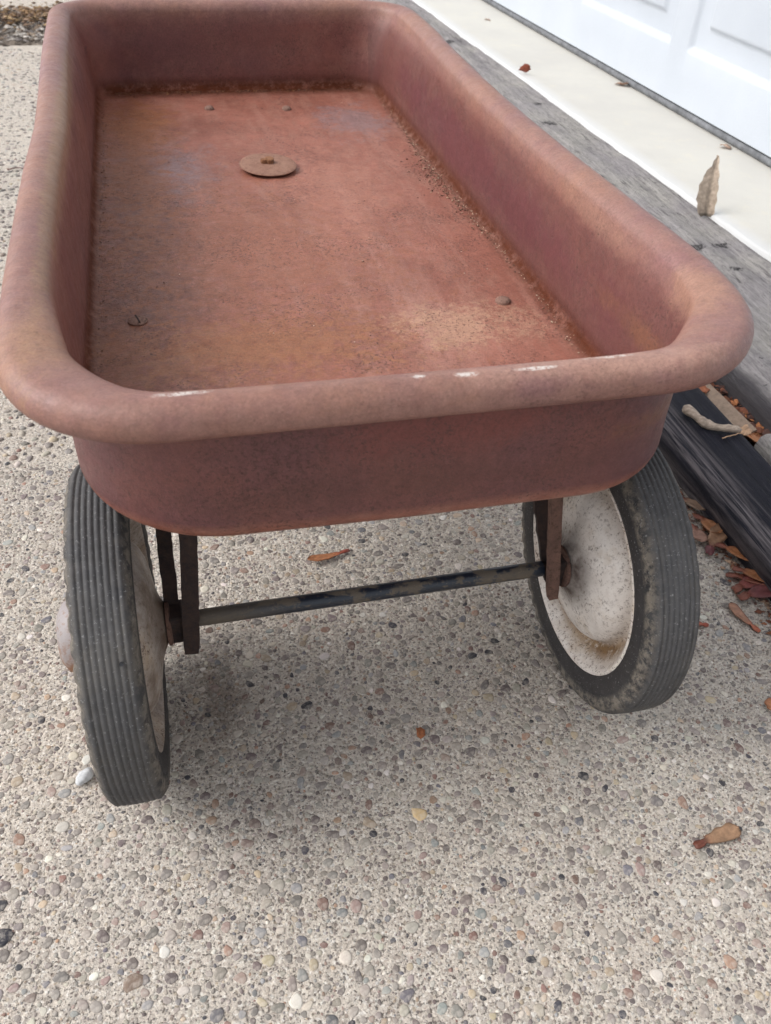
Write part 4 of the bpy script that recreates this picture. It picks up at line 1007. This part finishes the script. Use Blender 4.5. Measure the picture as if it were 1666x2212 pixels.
leafbit('leaf_scrap', (1.012, 1.235, 0.052), 0.010, (0.2, -0.1, 2.3), (0.42, 0.29, 0.22), 44, 'pale brown leaf scrap by the door seal above the upright leaf')
leafbit('leaf_scrap', (0.900, 2.42, 0.050), 0.009, (0.2, -0.1, 2.3), (0.42, 0.29, 0.22), 45, 'small tan leaf scrap lying far up on the cream apron')
# upright dry leaf at the apron edge
def upright_leaf():
    nu, nv = 26, 9; V, C = [], []
    bx, by, bz = 0.788, 0.921, 0.043
    # leaf plane faces the camera: width along (0.93,-0.36), rising
    wx, wy = 0.95, -0.30
    for sgn in (0, 1):
        for i in range(nu + 1):
            u = i / nu; w = 0.0165 * (math.sin(math.pi * (0.16 + 0.84 * u) ** 0.9) ** 0.8 if u < 0.99 else 0.02)
            w = max(w, 0.0006) * (1 if u < 0.72 else 1 - 0.35 * (u - 0.72) / 0.28)
            cx = 0.012 * u ** 2 - 0.004 * math.sin(u * 3.1); cz = 0.092 * u
            for j in range(nv + 1):
                v = j / nv * 2 - 1
                wl = w * (1.35 if v < 0 else 0.65)
                ser = (0.0016 * abs(math.sin(u * 26)) if v < -0.9 else 0)
                off = v * (wl) - ser
                fold = 0.007 * abs(v) ** 1.2 * (1 - u * 0.5) + 0.0012 * math.sin(u * 30 + v * 5)
                V.append((bx + (cx + off) * wx + fold * 0.3, by + (cx + off) * wy - fold * 0.95 + 0.035 * u * u + sgn * 0.0005, bz + cz))
                k = 0.8 + 0.35 * random.random(); d = 0.7 if abs(v) < 0.12 else 1.0
                if u < 0.05: d *= 0.35
                C.append([0.42 * k * d, 0.335 * k * d, 0.26 * k * d])
    n1 = (nu + 1) * (nv + 1); F = []
    for i in range(nu):
        for j in range(nv):
            a = i * (nv + 1) + j; F.append((a, a + 1, a + nv + 2, a + nv + 1)); F.append((n1 + a, n1 + a + nv + 1, n1 + a + nv + 2, n1 + a + 1))
    o = mesh('dry_leaf', V, F, M_LEAF, cols=np.array(C)); tag(o, 'curled pale brown leaf standing upright at the edge of the cream apron', 'leaf')
upright_leaf()
# driftwood-like stick on the dark timber
gb = GB()
A_, B_ = Vector((0.447, 0.372, 0.0475)), Vector((0.489, 0.318, 0.0465))
pts, rads = [], []
for i in range(22):
    t = i / 21; p = A_.lerp(B_, t) + Vector((-0.010 * math.sin(math.pi * t), -0.009 * math.sin(math.pi * t), 0.001 * math.sin(t * 9)))
    pts.append(p); rads.append(0.0055 * (1 - 0.30 * t) * (1 + 0.16 * math.sin(t * 17)) * (0.55 if i == 0 else 1) * (0.7 if i == 21 else 1))
gb.tube(pts, rads, 12)
C = np.array([[0.36, 0.29, 0.235]]) * (0.7 + 0.6 * RNG.random((len(gb.v), 1)))
vv = np.array(gb.v) + (RNG.random((len(gb.v), 3)) - .5) * 0.0014
o = mesh('broken_stick', vv, gb.f, M_TWIG, cols=C); tag(o, 'short crooked broken stick resting on the dark timber', 'stick')
def twig(name, pts, r0, r1, col, label, cat='twig', group=None):
    gb = GB(); P = []; n = 12
    ps = [Vector(p) for p in pts]
    for i in range(n + 1):
        t = i / n * (len(ps) - 1); k = min(int(t), len(ps) - 2); P.append(ps[k].lerp(ps[k + 1], t - k) + Vector((mnoise.noise(Vector((t * 3, r0 * 900, 1))) * r0 * 1.5, mnoise.noise(Vector((t * 3, 5, 1))) * r0 * 1.5, 0)))
    gb.tube(P, [r0 + (r1 - r0) * i / n for i in range(n + 1)], 7)
    o = mesh(name, gb.v, gb.f, M_TWIG, cols=np.array([col]) * (0.8 + 0.4 * RNG.random((len(gb.v), 1)))); tag(o, label, cat, group); return o
twig('straw', [(0.462, 0.311, 0.044), (0.475, 0.312, 0.046), (0.494, 0.317, 0.044)], 0.0008, 0.0006, (0.42, 0.27, 0.17), 'thin tan leaf stem beside the broken stick on the timber', 'stem')
# things in the gap between the two timbers
gb = GB(); Mx = Matrix.Translation((0.527, 0.405, 0.016)) @ Matrix.Rotation(math.radians(2), 4, 'Z') @ Matrix.Rotation(math.radians(-24), 4, 'Y')
gb.box((-0.0105, -0.058, -0.001), (0.0105, 0.060, 0.0015), Mx); o = mesh('wood_shim', gb.v, gb.f, M_LEAF, smooth=False, cols=np.array([[0.24, 0.175, 0.13]] * len(gb.v))); tag(o, 'flat tan wood shim wedged in the gap between the timbers', 'wood')
for i, (x, y, z, sz, a, col, lab) in enumerate([(0.513, 0.440, 0.024, 0.011, 0.4, (0.30, 0.10, 0.045), 'reddish leaf scrap at the top end of the gap by the wagon rim'),
        (0.540, 0.352, 0.008, 0.016, 1.2, (0.30, 0.11, 0.045), 'orange-brown leaf in the gap beside the stick'), (0.528, 0.331, 0.018, 0.015, 2.0, (0.34, 0.15, 0.07), 'curled orange leaf at the lower end of the gap between timbers'),
        (0.506, 0.330, 0.036, 0.007, 0.2, (0.38, 0.24, 0.15), 'tan leaf scrap stuck to the end of the broken stick'), (0.548, 0.42, 0.004, 0.016, 0.9, (0.16, 0.06, 0.03), 'dark brown leaf deep in the gap behind the shim')]):
    leafbit('gap_leaf', (x, y, z), sz, (0.35, 0.3 - 0.1 * i, a), col, 60 + i, lab, 'leaf', group='leaves fallen between the timbers')
# loose white stone by the left tyre
def stone(loc, r3, col, seed, label):
    import bmesh
    bm = bmesh.new(); bmesh.ops.create_icosphere(bm, subdivisions=3, radius=1)
    for v in bm.verts:
        k = 1 + 0.22 * mnoise.noise(v.co * 1.4 + Vector((seed, 0, 0))) + 0.06 * mnoise.noise(v.co * 5); v.co = Vector((v.co.x * r3[0] * k, v.co.y * r3[1] * k, v.co.z * r3[2] * k))
    V = [v.co[:] for v in bm.verts]; F = [[v.index for v in f.verts] for f in bm.faces]; bm.free()
    o = mesh('loose_stone', V, F, M_STONE, cols=np.tile(np.array(col), (len(V), 1))); o.location = loc; o.rotation_euler = (0, 0, 0.7); tag(o, label, 'stone'); return o
stone((-0.2325, 0.042, 0.0045), (0.0078, 0.0048, 0.0045), (0.50, 0.51, 0.52), 5, 'loose pale grey stone lying left of the left rear tyre')
# twigs on the left concrete
twig('twig', [(-0.400, 1.395, 0.003), (-0.385, 1.402, 0.004), (-0.372, 1.400, 0.003)], 0.0013, 0.0009, (0.16, 0.09, 0.08), 'short dark twig on the concrete left of the wagon', group='twigs left of the wagon')
twig('twig', [(-0.365, 2.02, 0.003), (-0.345, 2.015, 0.004)], 0.002, 0.0015, (0.12, 0.09, 0.08), 'tiny dark twig next to the wagon near the dirt joint', group='twigs left of the wagon')
for i, (x, y, a) in enumerate([(-0.350, 1.02, 0.5), (-0.362, 1.0, 2.2), (-0.348, 0.99, 1.2)]):
    twig('straw', [(x - 0.012 * math.cos(a), y - 0.012 * math.sin(a), 0.003), (x, y, 0.006), (x + 0.012 * math.cos(a), y + 0.01 * math.sin(a), 0.003)], 0.0008, 0.0006, (0.34, 0.26, 0.16), ['topmost bit of dry straw in the clump at the left edge', 'lower left bit of dry straw in the clump at the left edge', 'lower right bit of dry straw in the clump, nearest the wagon'][i], 'straw', 'straw clump at the left edge')
# litter in the dirt joint (nobody could count it)
def lfx(r):
    return -0.62 + 0.30 * r.random(), 2.66 + r.normal() * 0.055, 0.010 + 0.022 * r.random()
Vl, Fl, Cl = crumbs(900, lfx, 0.002, 0.008, [(0.20, 0.12, 0.06), (0.32, 0.22, 0.12), (0.10, 0.06, 0.04), (0.28, 0.19, 0.13)], 15)
Vg, Fg, Cg = crumbs(1300, lambda r: (-0.66 + 0.36 * r.random(), 2.39 + 0.42 * r.random(), 0.004 + 0.006 * r.random()), 0.002, 0.009, [(0.30, 0.27, 0.24), (0.16, 0.14, 0.13), (0.44, 0.40, 0.36), (0.20, 0.15, 0.11)], 16)
o = mesh('joint_litter', np.concatenate([Vl, Vg]), np.concatenate([Fl, Fg + len(Vl)]), M_TWIG, smooth=False, cols=np.concatenate([Cl, Cg])); tag(o, 'grit and dry plant litter lying in the dirt joint of the driveway', 'litter', kind='stuff')
# red-brown crumbs along the foot of the timber
Vt, Ft, Ct = crumbs(420, lambda r: (0.405 - abs(r.normal()) * 0.010, 0.02 + 0.28 * r.random(), 0.0012), 0.0006, 0.0028, [(0.16, 0.06, 0.035), (0.26, 0.11, 0.06), (0.10, 0.06, 0.05), (0.33, 0.22, 0.15)], 18)
Vt2, Ft2, Ct2 = crumbs(700, lambda r: (0.500 + 0.066 * r.random(), 0.31 + 0.18 * r.random(), -0.002 + 0.010 * r.random()), 0.001, 0.006, [(0.16, 0.06, 0.035), (0.30, 0.12, 0.05), (0.10, 0.05, 0.04)], 19)
o = mesh('timber_litter', np.concatenate([Vt, Vt2]), np.concatenate([Ft, Ft2 + len(Vt)]), M_TWIG, smooth=False, cols=np.concatenate([Ct, Ct2])); tag(o, 'red-brown crumbs of seeds and leaves along the dark timber', 'litter', kind='stuff')
print('done', sum(len(o.data.polygons) for o in bpy.data.objects if o.type == 'MESH'))
